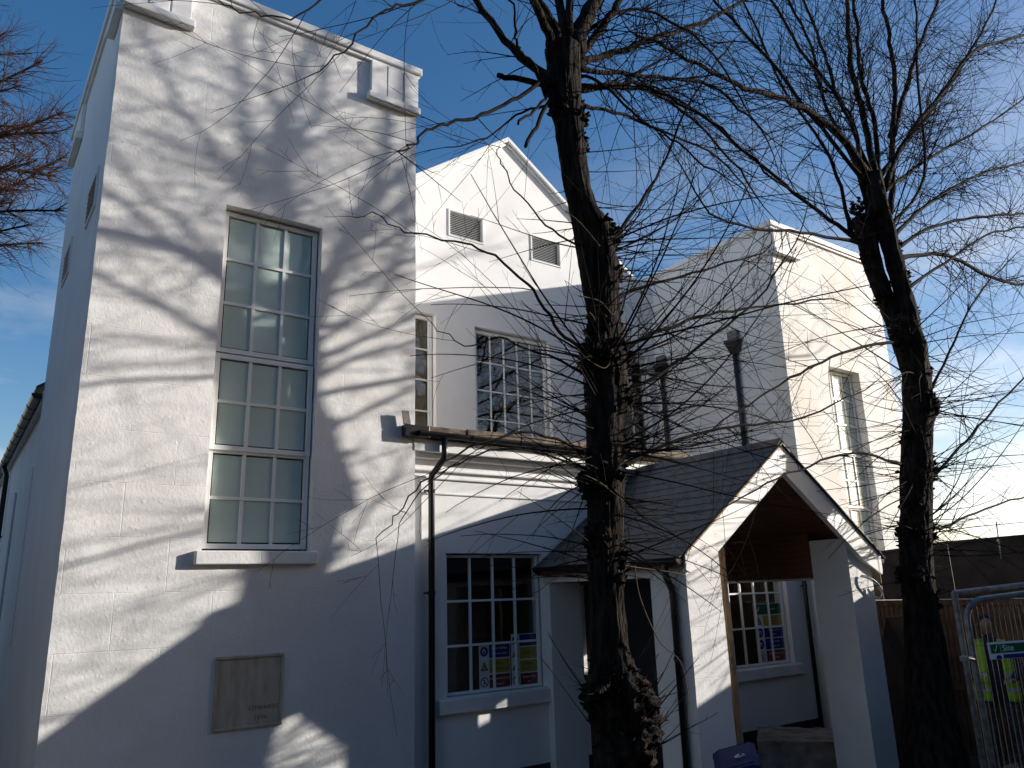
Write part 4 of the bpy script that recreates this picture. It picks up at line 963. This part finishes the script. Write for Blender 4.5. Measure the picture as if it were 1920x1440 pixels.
def trunk_mesh(name, prof, burrs, seed, material, Y, flat=1.0, sides=84, step=.02):
    """prof: (px_left, px_right, py) rows, top to bottom; burrs: (z, angle, amp, sig)"""
    rows = []
    for xl, xr, py in prof:
        a = at(xl, py, Y); b = at(xr, py, Y); c = (a+b)/2
        # visible half-width is measured across the sight line
        vd = Vector((c.x, c.y, 0)).normalized(); rr = abs((b-a).dot(Vector((vd.y, -vd.x, 0))))/2
        rows.append((c.z, c.x, c.y, rr))
    rows.sort(); z0 = rows[0][0]
    Z = [r_[0] for r_ in rows]; zz = np.arange(Z[0], Z[-1], step)
    cx = np.interp(zz, Z, [r_[1] for r_ in rows]); cy = np.interp(zz, Z, [r_[2] for r_ in rows]); rr = np.interp(zz, Z, [r_[3] for r_ in rows])
    ker = np.ones(5)/5; pad = lambda a: np.convolve(np.pad(a, 2, 'edge'), ker, 'valid'); cx, cy, rr = pad(cx), pad(cy), pad(rr)
    m = MB()
    for j, z in enumerate(zz):
        for i in range(sides):
            a = 2*math.pi*i/sides; co, si = math.cos(a), math.sin(a); R = rr[j]*.98
            q = Vector((co*R*9, si*R*9, z*1.5+seed))
            d = noise.noise(q)*.016 + abs(noise.noise(Vector((a*7+seed, z*2.2, seed))))*.018 - .008 + noise.noise(Vector((co*R*34, si*R*34, z*9+seed)))*.008
            bsum = 0
            for bz, ba, am, sg in burrs:
                if abs(bz-z) < sg*3:
                    da = math.atan2(math.sin(a-ba), math.cos(a-ba))*max(R, .15)
                    g_ = math.exp(-((z-bz)**2+da*da)/(2*sg*sg)); bsum += am*g_
            if bsum > .004:
                q2 = Vector((co*R*16, si*R*16, z*16+seed)); nn = noise.noise(q2)+.6*noise.noise(q2*2.3)
                d += bsum*(1.1+1.15*nn)+bsum*.5*noise.noise(q2*5)
            R2 = R+d; m.v.append((cx[j]+co*R2, cy[j]+si*R2*flat, z))
    for j in range(len(zz)-1):
        for i in range(sides): q = j*sides+i; k = j*sides+(i+1) % sides; m.f.append((q, k, k+sides, q+sides))
    e = len(m.v); m.v.append((cx[-1], cy[-1], zz[-1]+.03)); q = (len(zz)-1)*sides
    for i in range(sides): m.f.append((q+i, q+(i+1) % sides, e))
    return m, (zz, cx, cy, rr)
def tree(name, loc, label, prof, burrs, seed, Y, limbs, shoots, forks=(), limb_dens=1.0, shoot_level=2, extra=None):
    T = thing(name, loc, label, 'tree', 'bare pollarded lime trees in front of the chapel')
    m, info = trunk_mesh('trunk', prof, burrs, seed, M['bark'], Y)
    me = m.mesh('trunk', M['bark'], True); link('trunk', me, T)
    finfo = []
    for fp, fb, fy in forks:
        m, fi_ = trunk_mesh('trunk_fork', fp, fb, seed+3, M['bark'], Y+fy, sides=40); link('trunk_fork', m.mesh('trunk_fork', M['bark'], True), T); finfo.append((fi_, fb))
    tb = TB()
    for pxs, y0, y1, w0, w1, dens in limbs:
        P = limb_path(pxs, y0, y1); n = len(P)
        depth0 = P[0].dot(F); depth1 = P[-1].dot(F)
        r0 = w0/2*depth0/FPX; r1 = w1/2*depth1/FPX
        wob = [Vector((0, 0, 0))]+[rvec()*.012*(1+i*.05) for i in range(n-1)]
        P = [p+q for p, q in zip(P, wob)]; P[0] = P[0]-(P[1]-P[0]).normalized()*.08
        rads = [r0+(r1-r0)*(i/(n-1))**.8+(.5*r0 if i == 0 else .22*r0 if i == 1 else 0) for i in range(n)]
        mm = MB(); mm.tube(P, rads, 10 if w0 > 12 else 7)
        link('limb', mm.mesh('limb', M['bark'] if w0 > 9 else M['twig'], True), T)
        if dens <= 0: continue
        tot = sum((P[i+1]-P[i]).length for i in range(n-1))
        for _ in range(int(tot*10*dens*limb_dens)):
            t = rnd.uniform(.12, 1); i = min(n-2, int(t*(n-1))); dd = (P[i+1]-P[i]).normalized()
            s = rvec(); s = (s-dd*s.dot(dd)).normalized(); an = math.radians(rnd.uniform(20, 65))
            grow(tb, P[i].lerp(P[i+1], rnd.random()), dd*math.cos(an)+s*math.sin(an), (rnd.uniform(.4, 1.9))*(1.1-.3*t), max(.0024, min(.0075, rads[i]*rnd.uniform(.25, .42))), 0, .12, .02, .9, 2)
        grow(tb, P[-1], (P[-1]-P[-2]), rnd.uniform(.6, 1.2), r1*.9, 0, .12, .02)
    zz, cx, cy, rr = info
    for (py, cnt, side_, lo, hi, rise, trop) in shoots:
        base = at(prof[0][0], py, Y).z
        for _ in range(int(cnt*1.25)):
            z = base+rnd.gauss(0, .10); j = int(np.clip(np.searchsorted(zz, z), 1, len(zz)-1))
            # side: -1 left of the picture, +1 right, 0 all round
            a = rnd.uniform(0, 2*math.pi) if side_ == 0 else (rnd.gauss(math.pi if side_ < 0 else 0, .65)+rnd.choice((0, 0, .5, -.5)))
            c = Vector((cx[j], cy[j], z)); rad_ = Vector((math.cos(a), math.sin(a), 0)); p = c+rad_*rr[j]*.85
            d = (rad_+Vector((0, 0, rnd.gauss(rise, .30)))).normalized(); ln = rnd.uniform(lo, hi)*rnd.choice((1, 1, .6, .45))
            grow(tb, p, d, ln, rnd.uniform(.0035, .0062)+.0022*ln, 0, .065, trop+rnd.uniform(-.03, .03), .62, shoot_level)
    if extra: extra(tb, T)
    sb = TB()
    for (zz, cx, cy, rr), bz, ba, am, sg in [(info, *b_) for b_ in burrs]+[(fi_, *b_) for fi_, fb in finfo for b_ in fb]:
        for _ in range(int(80*am/.08)):
            z = bz+rnd.gauss(0, sg*1.05); j = int(np.clip(np.searchsorted(zz, z), 1, len(zz)-1)); a = ba+rnd.gauss(0, sg*1.2/rr[j])
            q = Vector((math.cos(a), math.sin(a), 0)); bump = am*math.exp(-((z-bz)**2)/(2*sg*sg))
            p = Vector((cx[j], cy[j], z))+q*(rr[j]+bump*.6-.02); dd = (q+rvec()*.7+Vector((0, 0, .35))).normalized(); ln = rnd.uniform(.02, .065); r0 = rnd.uniform(.008, .022)
            p1 = p+dd*ln*.5; p2 = p1+(dd+rvec()*.5).normalized()*ln*.5
            sb.tube([p-dd*.02, p, p1, p2], [r0*1.3, r0*1.15, r0, r0*.55], 5)
    me = bpy.data.meshes.new('burr_stubs'); me.from_pydata(sb.v, [], sb.f); me.materials.append(M['bark']); link('burr_stubs', me, T, kind='stuff')
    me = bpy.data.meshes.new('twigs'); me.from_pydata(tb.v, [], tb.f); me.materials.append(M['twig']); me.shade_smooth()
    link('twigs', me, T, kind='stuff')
    return T, info

prof1 = [(1018, 1088, 88), (1022, 1088, 110), (1028, 1090, 180), (1036, 1094, 215), (1040, 1096, 260), (1056, 1108, 350), (1066, 1122, 390), (1072, 1148, 430), (1084, 1160, 500), (1090, 1160, 545), (1102, 1164, 600),
         (1094, 1172, 660), (1098, 1176, 720), (1098, 1168, 800), (1096, 1168, 880), (1100, 1170, 960), (1102, 1170, 1050), (1104, 1170, 1120), (1106, 1178, 1200), (1104, 1192, 1280), (1106, 1206, 1340), (1110, 1214, 1440), (1100, 1225, 1560), (1085, 1245, 1680)]
zat = lambda py, Y: at(1100, py, Y).z
b1_ = [(zat(660, 5.2), .3, .10, .11), (zat(665, 5.2), 3.4, .09, .10), (zat(430, 5.2), -.1, .09, .09), (zat(500, 5.2), .1, .06, .09), (zat(745, 5.2), -.2, .09, .10), (zat(835, 5.2), .1, .06, .08), (zat(905, 5.2), 3.3, .10, .08), (zat(900, 5.2), .0, .04, .08),
       (zat(225, 5.2), 3.2, .06, .07), (zat(235, 5.2), -.2, .06, .05), (zat(280, 5.2), -.1, .05, .05), (zat(1060, 5.2), -.3, .05, .10), (zat(1010, 5.2), 3.3, .05, .07), (zat(1310, 5.2), 3.3, .11, .10), (zat(1330, 5.2), -.3, .085, .15), (zat(1400, 5.2), -.9, .08, .15), (zat(1300, 5.2), -1.3, .06, .12), (zat(560, 5.2), .2, .04, .07), (zat(610, 5.2), 3.2, .03, .07)]
limbs1 = [
 ([(1030,150),(960,90),(895,0),(850,-90),(790,-190)], 5.2, 5.9, 17, 8, .5),
 ([(1030,158),(985,152),(930,142)], 5.2, 5.35, 13, 10, 0),
 ([(1020,165),(1000,120),(975,95),(965,60),(960,0)], 5.2, 5.0, 9, 4, .4),
 ([(1037,110),(1028,60),(1000,0),(975,-90),(960,-200)], 5.2, 4.7, 20, 11, .4),
 ([(1050,90),(1035,45),(1008,-10),(990,-100),(980,-190)], 5.22, 5.0, 20, 12, .3),
 ([(1060,85),(1048,0),(1030,-100),(1035,-210)], 5.2, 5.5, 20, 12, .3),
 ([(1068,85),(1068,0),(1072,-120),(1085,-240)], 5.15, 5.3, 17, 11, .3),
 ([(1075,90),(1105,20),(1140,-50),(1160,-180)], 5.2, 5.1, 36, 22, .3),
 ([(1085,105),(1130,50),(1165,0),(1230,-80),(1300,-180)], 5.2, 4.9, 17, 9, .5),
 ([(1085,118),(1150,100),(1220,75),(1320,40),(1430,-20)], 5.2, 5.6, 15, 6, .9),
 ([(1085,128),(1160,137),(1250,145),(1330,160),(1410,225)], 5.2, 5.0, 11, 4, .9),
 ([(1085,168),(1180,165),(1240,180),(1310,235),(1400,335)], 5.2, 5.5, 11, 4, .9),
 ([(1085,160),(1130,158),(1200,158),(1270,190),(1350,240),(1450,335)], 5.2, 4.8, 10, 4, .9),
 ([(1088,197),(1150,210),(1215,235),(1330,285),(1400,355)], 5.2, 5.7, 8, 3, .8),
 ([(1085,140),(1130,160),(1200,220),(1270,270),(1350,330)], 5.2, 4.7, 7, 3, .8),
 ([(1027,145),(960,190),(890,220),(810,238),(775,270),(745,285)], 5.2, 5.0, 9, 3, .35),
 ([(1035,168),(1010,200),(970,230)], 5.2, 5.0, 7, 5, 0),
 ([(1037,175),(1010,230),(983,272)], 5.2, 4.95, 9, 7, 0),
 ([(1037,197),(980,210),(910,258),(840,275)], 5.2, 5.3, 6, 2, .5),
 ([(1095,60),(1180,18),(1260,40),(1330,95),(1400,200)], 5.2, 5.0, 8, 3, .9),
 ([(960,-90),(900,-50),(790,0),(720,22),(640,95),(575,150)], 5.0, 4.8, 8, 2, .45),
 ([(870,-60),(760,-60),(640,-20),(560,30),(480,28),(410,5)], 5.6, 5.2, 6, 2, .3),
 ([(1100,660),(1050,620),(1000,545),(930,480),(850,452),(760,432),(688,396)], 5.2, 4.9, 8, 2, .16),
 ([(1100,700),(1010,660),(935,635),(870,645),(800,600)], 5.2, 5.1, 6, 1.5, .25),
 ([(1100,850),(1000,812),(900,832),(800,895),(750,960),(705,1018)], 5.2, 4.7, 6, 1.5, .1),
 ([(1100,880),(960,840),(860,870),(790,920),(745,1000)], 5.2, 4.8, 5, 1.5, .1),
 ([(1110,470),(1050,440),(990,385),(940,310),(935,270)], 5.2, 4.9, 5, 1.5, .2),
 ([(1150,660),(1240,620),(1330,590),(1440,575),(1560,560)], 5.2, 5.5, 10, 3, .5),
 ([(1160,735),(1240,700),(1320,640),(1420,560),(1480,470)], 5.2, 5.0, 9, 3, .5),
 ([(1160,880),(1250,830),(1370,800),(1480,790),(1600,740)], 5.2, 5.1, 9, 3, .5),
 ([(1150,560),(1230,530),(1340,500),(1440,470)], 5.2, 5.6, 8, 3, .5),
 ([(1150,450),(1200,380),(1250,300),(1290,200),(1370,80)], 5.2, 5.5, 8, 3, .6),
]
shoots1 = [(430, 22, 1, .8, 2.2, .35, .03), (500, 12, 1, .8, 2.0, .25, .02), (560, 10, 0, .7, 1.7, .1, .0), (655, 34, 1, .9, 2.6, .18, .02), (660, 20, -1, .8, 2.2, .22, .0), (740, 20, 1, 1.0, 2.4, .15, .02), (745, 10, -1, .7, 2.0, .2, -.02),
           (830, 26, 1, .9, 2.6, .16, .02), (840, 14, -1, .7, 2.1, .2, -.04), (900, 18, -1, .7, 1.9, .2, -.05), (930, 14, 1, .6, 1.8, .05, .01), (1040, 16, 1, .5, 1.7, -.05, -.02), (1060, 10, -1, .4, 1.4, .1, -.04), (1340, 26, 1, .25, .75, .75, .10), (1300, 6, -1, .15, .35, .2, -.05), (1420, 22, 1, .25, .8, .8, .10),
           (280, 5, 1, .5, 1.3, .3, .0), (350, 5, 1, .6, 1.4, .3, .0), (380, 4, -1, .5, 1.2, .0, .0)]
def curls(tb, T):
    """pale dead shoots hanging down the bark"""
    m = MB()
    for pts in ([(1060,395),(1090,420),(1125,462)], [(1085,555),(1125,565),(1150,590),(1155,558)], [(1080,650),(1100,672),(1130,690),(1142,683),(1143,676)], [(1105,585),(1118,605),(1122,640),(1118,650)], [(1095,890),(1125,905),(1150,925),(1170,940)], [(1170,1060),(1200,1065),(1240,1070),(1285,1078)], [(1190,1060),(1200,1120),(1235,1200),(1275,1240),(1290,1300),(1290,1360)]):
        P = smooth_path([at(px, py, 4.93) for px, py in pts], 5); m.tube(P, [.006*(1-.5*i/len(P)) for i in range(len(P))], 5)
    link('dead_shoots', m.mesh('dead_shoots', M['dead'], True), T, kind='stuff')
tree('lime_tree', (4.8, 5.2, G), 'bare pollarded tree with burred dark trunk rising in front of the slate porch roof', prof1, b1_, 0.0, 5.2, limbs1, shoots1, extra=curls)

Y2 = 5.57
prof2 = [(1672, 1722, 590), (1660, 1728, 615), (1672, 1740, 650), (1688, 1745, 700), (1690, 1750, 760), (1688, 1750, 820), (1684, 1750, 900), (1684, 1750, 980), (1684, 1750, 1060), (1690, 1760, 1140), (1694, 1775, 1220), (1690, 1790, 1320), (1680, 1815, 1440), (1670, 1835, 1560), (1660, 1860, 1680)]
fork_l = [(1600, 1640, 408), (1598, 1642, 425), (1604, 1646, 450), (1612, 1652, 480), (1622, 1660, 510), (1635, 1674, 545), (1650, 1690, 585), (1664, 1706, 625), (1676, 1716, 660)]
fork_r = [(1620, 1655, 325), (1618, 1660, 355), (1622, 1668, 390), (1640, 1680, 430), (1652, 1690, 470), (1664, 1702, 510), (1676, 1712, 550), (1684, 1724, 590), (1690, 1732, 630), (1692, 1738, 670)]
z2 = lambda py: at(1700, py, Y2).z
b2_ = [(z2(760), -.2, .10, .13), (z2(700), -.1, .06, .10), (z2(880), .1, .09, .12), (z2(940), 3.3, .05, .08), (z2(1000), 3.2, .08, .09), (z2(1010), 0, .06, .10), (z2(1080), 3.2, .09, .10), (z2(640), 3.3, .05, .07), (z2(820), 3.1, .03, .1), (z2(1130), .0, .05, .12)]
bl_ = [(z2(415), 3.1, .05, .06), (z2(415), 0, .05, .06), (z2(415), 4.7, .05, .06), (z2(440), 3.1, .06, .07), (z2(500), 3.0, .05, .06), (z2(560), 3.2, .05, .06), (z2(470), .2, .04, .05), (z2(540), .2, .05, .05), (z2(580), 0, .07, .05), (z2(620), 0, .03, .06)]
limbs2 = [
 ([(1628,335),(1570,250),(1490,195),(1400,165),(1290,110),(1190,60)], Y2, 5.1, 17, 4, 1.1),
 ([(1612,310),(1600,230),(1570,180),(1545,100),(1505,0),(1450,-150),(1400,-290)], Y2, 5.9, 10, 3, 1.0),
 ([(1640,330),(1625,240),(1600,140),(1590,60),(1585,-60),(1570,-220),(1560,-380)], Y2, 5.6, 14, 4, .9),
 ([(1645,325),(1640,230),(1615,150),(1608,60),(1600,-50),(1620,-200),(1650,-350)], Y2, 5.2, 11, 3, .9),
 ([(1660,345),(1700,260),(1770,170),(1830,95),(1930,62),(2050,20)], Y2, 5.3, 11, 4, .9),
 ([(1655,440),(1672,376),(1672,259),(1679,175),(1671,95),(1658,20),(1648,-80),(1640,-200)], Y2, 5.6, 14, 5, .9),
 ([(1674,250),(1704,148),(1730,70),(1770,-30),(1800,-140)], Y2, 5.7, 11, 4, .9),
 ([(1668,425),(1732,330),(1722,150),(1716,0),(1700,-130)], Y2, 5.4, 7, 3, .8),
 ([(1604,445),(1540,400),(1450,330),(1330,230),(1230,165),(1150,130)], Y2+.15, 6.0, 9, 3, 1.0),
 ([(1610,455),(1500,436),(1400,425),(1330,398),(1270,300)], Y2+.15, 5.4, 7, 2.5, .8),
 ([(1680,484),(1750,476),(1800,490),(1860,522),(1925,532),(2050,520)], Y2, 5.9, 9, 4, .8),
 ([(1680,465),(1750,425),(1850,405),(1930,400),(2040,380)], Y2, 5.2, 8, 3, .8),
 ([(1672,445),(1750,375),(1830,330),(1930,300),(2050,250)], Y2, 6.0, 8, 3, .8),
 ([(1694,545),(1790,480),(1850,440),(1930,425)], Y2, 5.3, 7, 3, .7),
 ([(1594,430),(1570,330),(1530,250),(1480,180),(1420,60),(1370,-60),(1330,-200)], Y2+.15, 5.6, 8, 2.5, 1.0),
 ([(1630,400),(1600,300),(1540,180),(1520,80),(1470,-20),(1440,-180)], Y2, 6.2, 9, 3, 1.0),
 ([(1650,330),(1720,240),(1800,130),(1860,20),(1900,-90)], Y2, 5.9, 9, 3, .9),
 ([(1655,360),(1740,300),(1840,240),(1940,170)], Y2, 5.6, 8, 3, .8),
 ([(1620,340),(1540,240),(1440,110),(1360,20),(1290,-60),(1240,-200)], Y2, 5.5, 9, 3, 1.0),
 ([(1634,330),(1580,200),(1500,90),(1430,-30),(1370,-150),(1340,-280)], Y2, 5.8, 8, 3, 1.0),
 ([(1690,640),(1600,655),(1500,700),(1400,760),(1300,830)], Y2, 5.3, 7, 2, .4),
 ([(1688,870),(1600,850),(1500,880),(1400,930),(1290,1000)], Y2, 5.0, 6, 2, .3),
 ([(1745,900),(1800,840),(1860,770),(1925,700)], Y2, 5.4, 7, 3, .5),
 ([(1745,980),(1770,990),(1830,960),(1925,930)], Y2, 5.9, 7, 3, .5),
 ([(1740,740),(1790,640),(1830,560),(1900,480)], Y2, 5.3, 6, 2, .5),
]
shoots2 = [(420, 16, -1, .8, 2.4, .3, .02), (620, 16, -1, .8, 2.4, .1, -.03), (650, 12, 1, .8, 2.2, .25, .02), (700, 12, -1, .8, 2.6, .05, -.03), (755, 34, 1, .9, 2.6, .18, .02), (800, 14, -1, .8, 2.6, -.02, -.03), (880, 22, 1, .8, 2.4, .12, .02), (900, 16, -1, .7, 2.3, -.05, -.02),
           (980, 26, 1, .8, 2.4, .06, .03), (990, 12, -1, .3, 1.0, .1, .0), (1030, 14, 1, .6, 1.9, .02, .03), (1060, 8, -1, .2, .5, .1, .0), (1100, 8, 0, .3, .9, .0, .0)]
Tb, _ = tree('lime_tree', (10.9, 5.61, G), 'bare forked tree with wide dense crown at the right, between the porch and the hoarding', prof2, b2_, 31.0, Y2, limbs2, shoots2, forks=((fork_l, bl_, .15), (fork_r, [(z2(480), -.1, .05, .06), (z2(530), 0, .05, .05), (z2(590), 0, .04, .06)], -.06)), limb_dens=1.15)

# distant tree at the top left and one beyond the street, mirrored in the upper windows
def far_tree(name, base, label, cat, group, spec, mat_, zscale=1.0, dens=1.0, trunk_r=.25, head=None, lv=3):
    T = thing(name, (base[0], base[1], G), label, cat, group)
    b = Vector((base[0], base[1], G)); h = Vector(head)
    pts = smooth_path([b, b.lerp(h, .35)+Vector((.12, .05, 0)), b.lerp(h, .7)+Vector((-.1, 0, 0)), h], 5)
    link('trunk', MB().tube(pts, [trunk_r*(1.25 if i == 0 else 1-.35*i/len(pts)) for i in range(len(pts))], 16).mesh('trunk', M['bark'], True), T)
    tb = TB()
    for (tx, ty, tz, rr_) in spec:
        t = Vector((tx, ty, tz)); s0 = h-Vector((0, 0, rnd.uniform(0, 2.6))); mid = s0.lerp(t, .5)+rvec()*.6+Vector((0, 0, .3))
        P = smooth_path([s0, s0.lerp(mid, .5)+rvec()*.2, mid, mid.lerp(t, .5)+rvec()*.4, t], 5); n = len(P)
        R = [rr_*(1-.75*i/(n-1)) for i in range(n)]
        link('limb', MB().tube(P, R, 6).mesh('limb', M['bark'], True), T)
        tot = sum((P[i+1]-P[i]).length for i in range(n-1))
        for _ in range(int(tot*8*dens)):
            i = rnd.randint(int(n*.25), n-2); dd = (P[i+1]-P[i]).normalized(); s = rvec(); s = (s-dd*s.dot(dd)).normalized(); an = math.radians(rnd.uniform(25, 60))
            grow(tb, P[i], dd*math.cos(an)+s*math.sin(an), rnd.uniform(.5, 1.5), max(.006, R[i]*.35), 1, .22, .0, 1.1 if lv == 3 else .55, lv)
    me = bpy.data.meshes.new('twigs'); me.from_pydata(tb.v, [], tb.f); me.materials.append(mat_); me.shade_smooth(); link('twigs', me, T, kind='stuff')
    return T
LY = 21.0
sp = [(*at(px, py, LY+dy), r_) for px, py, dy, r_ in ((80,115,0,.10), (120,210,1,.09), (70,300,-1,.10), (105,330,0,.12), (80,455,1,.08), (120,395,-.5,.08), (125,290,1,.08), (95,240,0,.07), (60,100,0,.07), (10,60,1,.08), (60,240,2,.09), (40,340,1.5,.08), (-60,0,0,.1), (-90,400,1,.1), (40,160,-1.5,.07), (-10,500,0,.06), (-40,230,2,.1), (110,250,-1,.08), (60,420,0,.07), (20,380,0,.07))]
far_tree('bare_tree', (-5.5, 21.5), 'far bare tree with reddish twigs at the top left behind the left tower', 'tree', None, sp, M['twig_red'], head=(-4.5, 21.5, 8.5), trunk_r=.35, dens=1.9)
sp = [(18+math.cos(a)*rr_, -3+math.sin(a)*rr_, z_, .09) for a, rr_, z_ in ((0.3, 3, 6), (1.2, 2.5, 8), (2.2, 3.2, 6.5), (3.1, 3.4, 5.5), (4.0, 2.5, 8.5), (5.2, 3, 7), (2.7, 1.2, 10), (.8, 1.4, 9.5), (3.6, 3.0, 4.2), (5.8, 3.2, 4.6), (1.8, 3, 4.8))]
far_tree('street_tree', (17.4, -3), 'bare tree across the yard, seen only as a reflection in the upper windows', 'tree', None, sp, M['twig'], head=(17.5, -3, 4.0), trunk_r=.30, dens=.8, lv=2)

# ------------------------------------------------------------------ brick terrace across the yard (behind the camera, seen as reflections)
M['brick'] = mat('brown_brick', (0.16, 0.09, 0.06), 0.9)
t = M['brick'].node_tree; br = N(t, 'ShaderNodeTexBrick'); br.inputs['Color1'].default_value = (.15, .075, .045, 1); br.inputs['Color2'].default_value = (.20, .11, .07, 1); br.inputs['Mortar'].default_value = (.2, .18, .16, 1)
br.inputs['Scale'].default_value = 1; br.inputs['Brick Width'].default_value = .225; br.inputs['Row Height'].default_value = .075; br.inputs['Mortar Size'].default_value = .008
tc = N(t, 'ShaderNodeTexCoord'); sp_ = N(t, 'ShaderNodeSeparateXYZ'); cb_ = N(t, 'ShaderNodeCombineXYZ')
t.links.new(tc.outputs['Object'], sp_.inputs[0]); t.links.new(sp_.outputs[0], cb_.inputs[0]); t.links.new(sp_.outputs[2], cb_.inputs[1]); t.links.new(cb_.outputs[0], br.inputs['Vector']); t.links.new(br.outputs[0], t.nodes['Principled BSDF'].inputs['Base Color'])
BB = thing('brick_building', (4, -9, G), 'brown brick terrace across the yard, seen only as a reflection in the windows', 'building')
wn = [(x_, x_+1.1, z_, z_+1.7) for x_ in np.arange(-17, 21, 3.1) for z_ in (-1.2, 2.2, 5.4)]
me = grid_wall(-19, 22, G, 8.2, -9.3, .3, wn, 4.0, 0).mesh('wall', M['brick']); link('wall', me, BB)
for a_, b_, c_, d_ in wn:
    o = link('window', cbox(b_-a_, .04, d_-c_, M['door']), BB, ((a_+b_)/2, -9.12, (c_+d_)/2)); link('glazing_bar', cbox(b_-a_, .05, .05, M['frame']), o, (0, .01, 0)); link('sill', cbox(b_-a_+.2, .2, .09, M['concrete']), o, (0, .12, -(d_-c_)/2-.05))
m = MB(); m.v = [(-19.3, -8.7, 8.1), (22.3, -8.7, 8.1), (22.3, -13.5, 11.3), (-19.3, -13.5, 11.3), (-19.3, -18.4, 8.1), (22.3, -18.4, 8.1), (-19.3, -18.4, G), (22.3, -18.4, G)]
m.f = [(0, 1, 2, 3), (3, 2, 5, 4), (0, 3, 4), (1, 5, 2), (4, 5, 7, 6)]
link('roof', m.mesh('roof', M['slate']), BB)
for x_ in (-12, -2, 8, 18): link('chimney', MB().box(x_, x_+1.2, -13.9, -13.1, 10.9, 12.4).mesh('chimney', M['brick']), BB)
M['roughcast'] = mat('grey_roughcast', (0.12, 0.115, 0.11), 0.9); vary(M['roughcast'], (0.09, 0.085, 0.08), (0.16, 0.15, 0.14), 3)
NB = thing('unseen_shading_house', (-8, 12, G), 'unseen grey roughcast house added left of the chapel to darken its side wall', 'house')  # out of view; added to cut sky light on the chapel side wall
wn = [(y_, y_+1.1, z_, z_+1.4) for y_ in (7, 10.5, 14, 17.5) for z_ in (-1.1, 1.9)]
me = grid_wall(5, 20, G, 4.2, 0, .3, wn, 4.0, 0).mesh('wall', M['roughcast']); me.transform(Matrix(((0, 1, 0, -5), (1, 0, 0, 0), (0, 0, 1, 0), (0, 0, 0, 1)))); me.flip_normals()
link('wall', me, NB)
for a_, b_, c_, d_ in wn: link('window', cbox(.04, b_-a_, d_-c_, M['door']), NB, (-4.85, (a_+b_)/2, (c_+d_)/2))
m = MB(); m.box(-14, -4.71, 5, 5.2, G, 4.2); m.box(-14, -4.71, 19.8, 20, G, 4.2); m.box(-14.2, -14, 5, 20, G, 4.2); link('wall', m.mesh('wall', M['roughcast']), NB)
m = MB(); m.v = [(-4.4, 4.8, 4.1), (-4.4, 20.2, 4.1), (-9.3, 20.2, 7.2), (-9.3, 4.8, 7.2), (-14.4, 4.8, 4.1), (-14.4, 20.2, 4.1)]; m.f = [(0,1,2,3), (3,2,5,4), (0,3,4), (1,5,2)]
link('roof', m.mesh('roof', M['slate']), NB)
print('twigs', NTW[0])
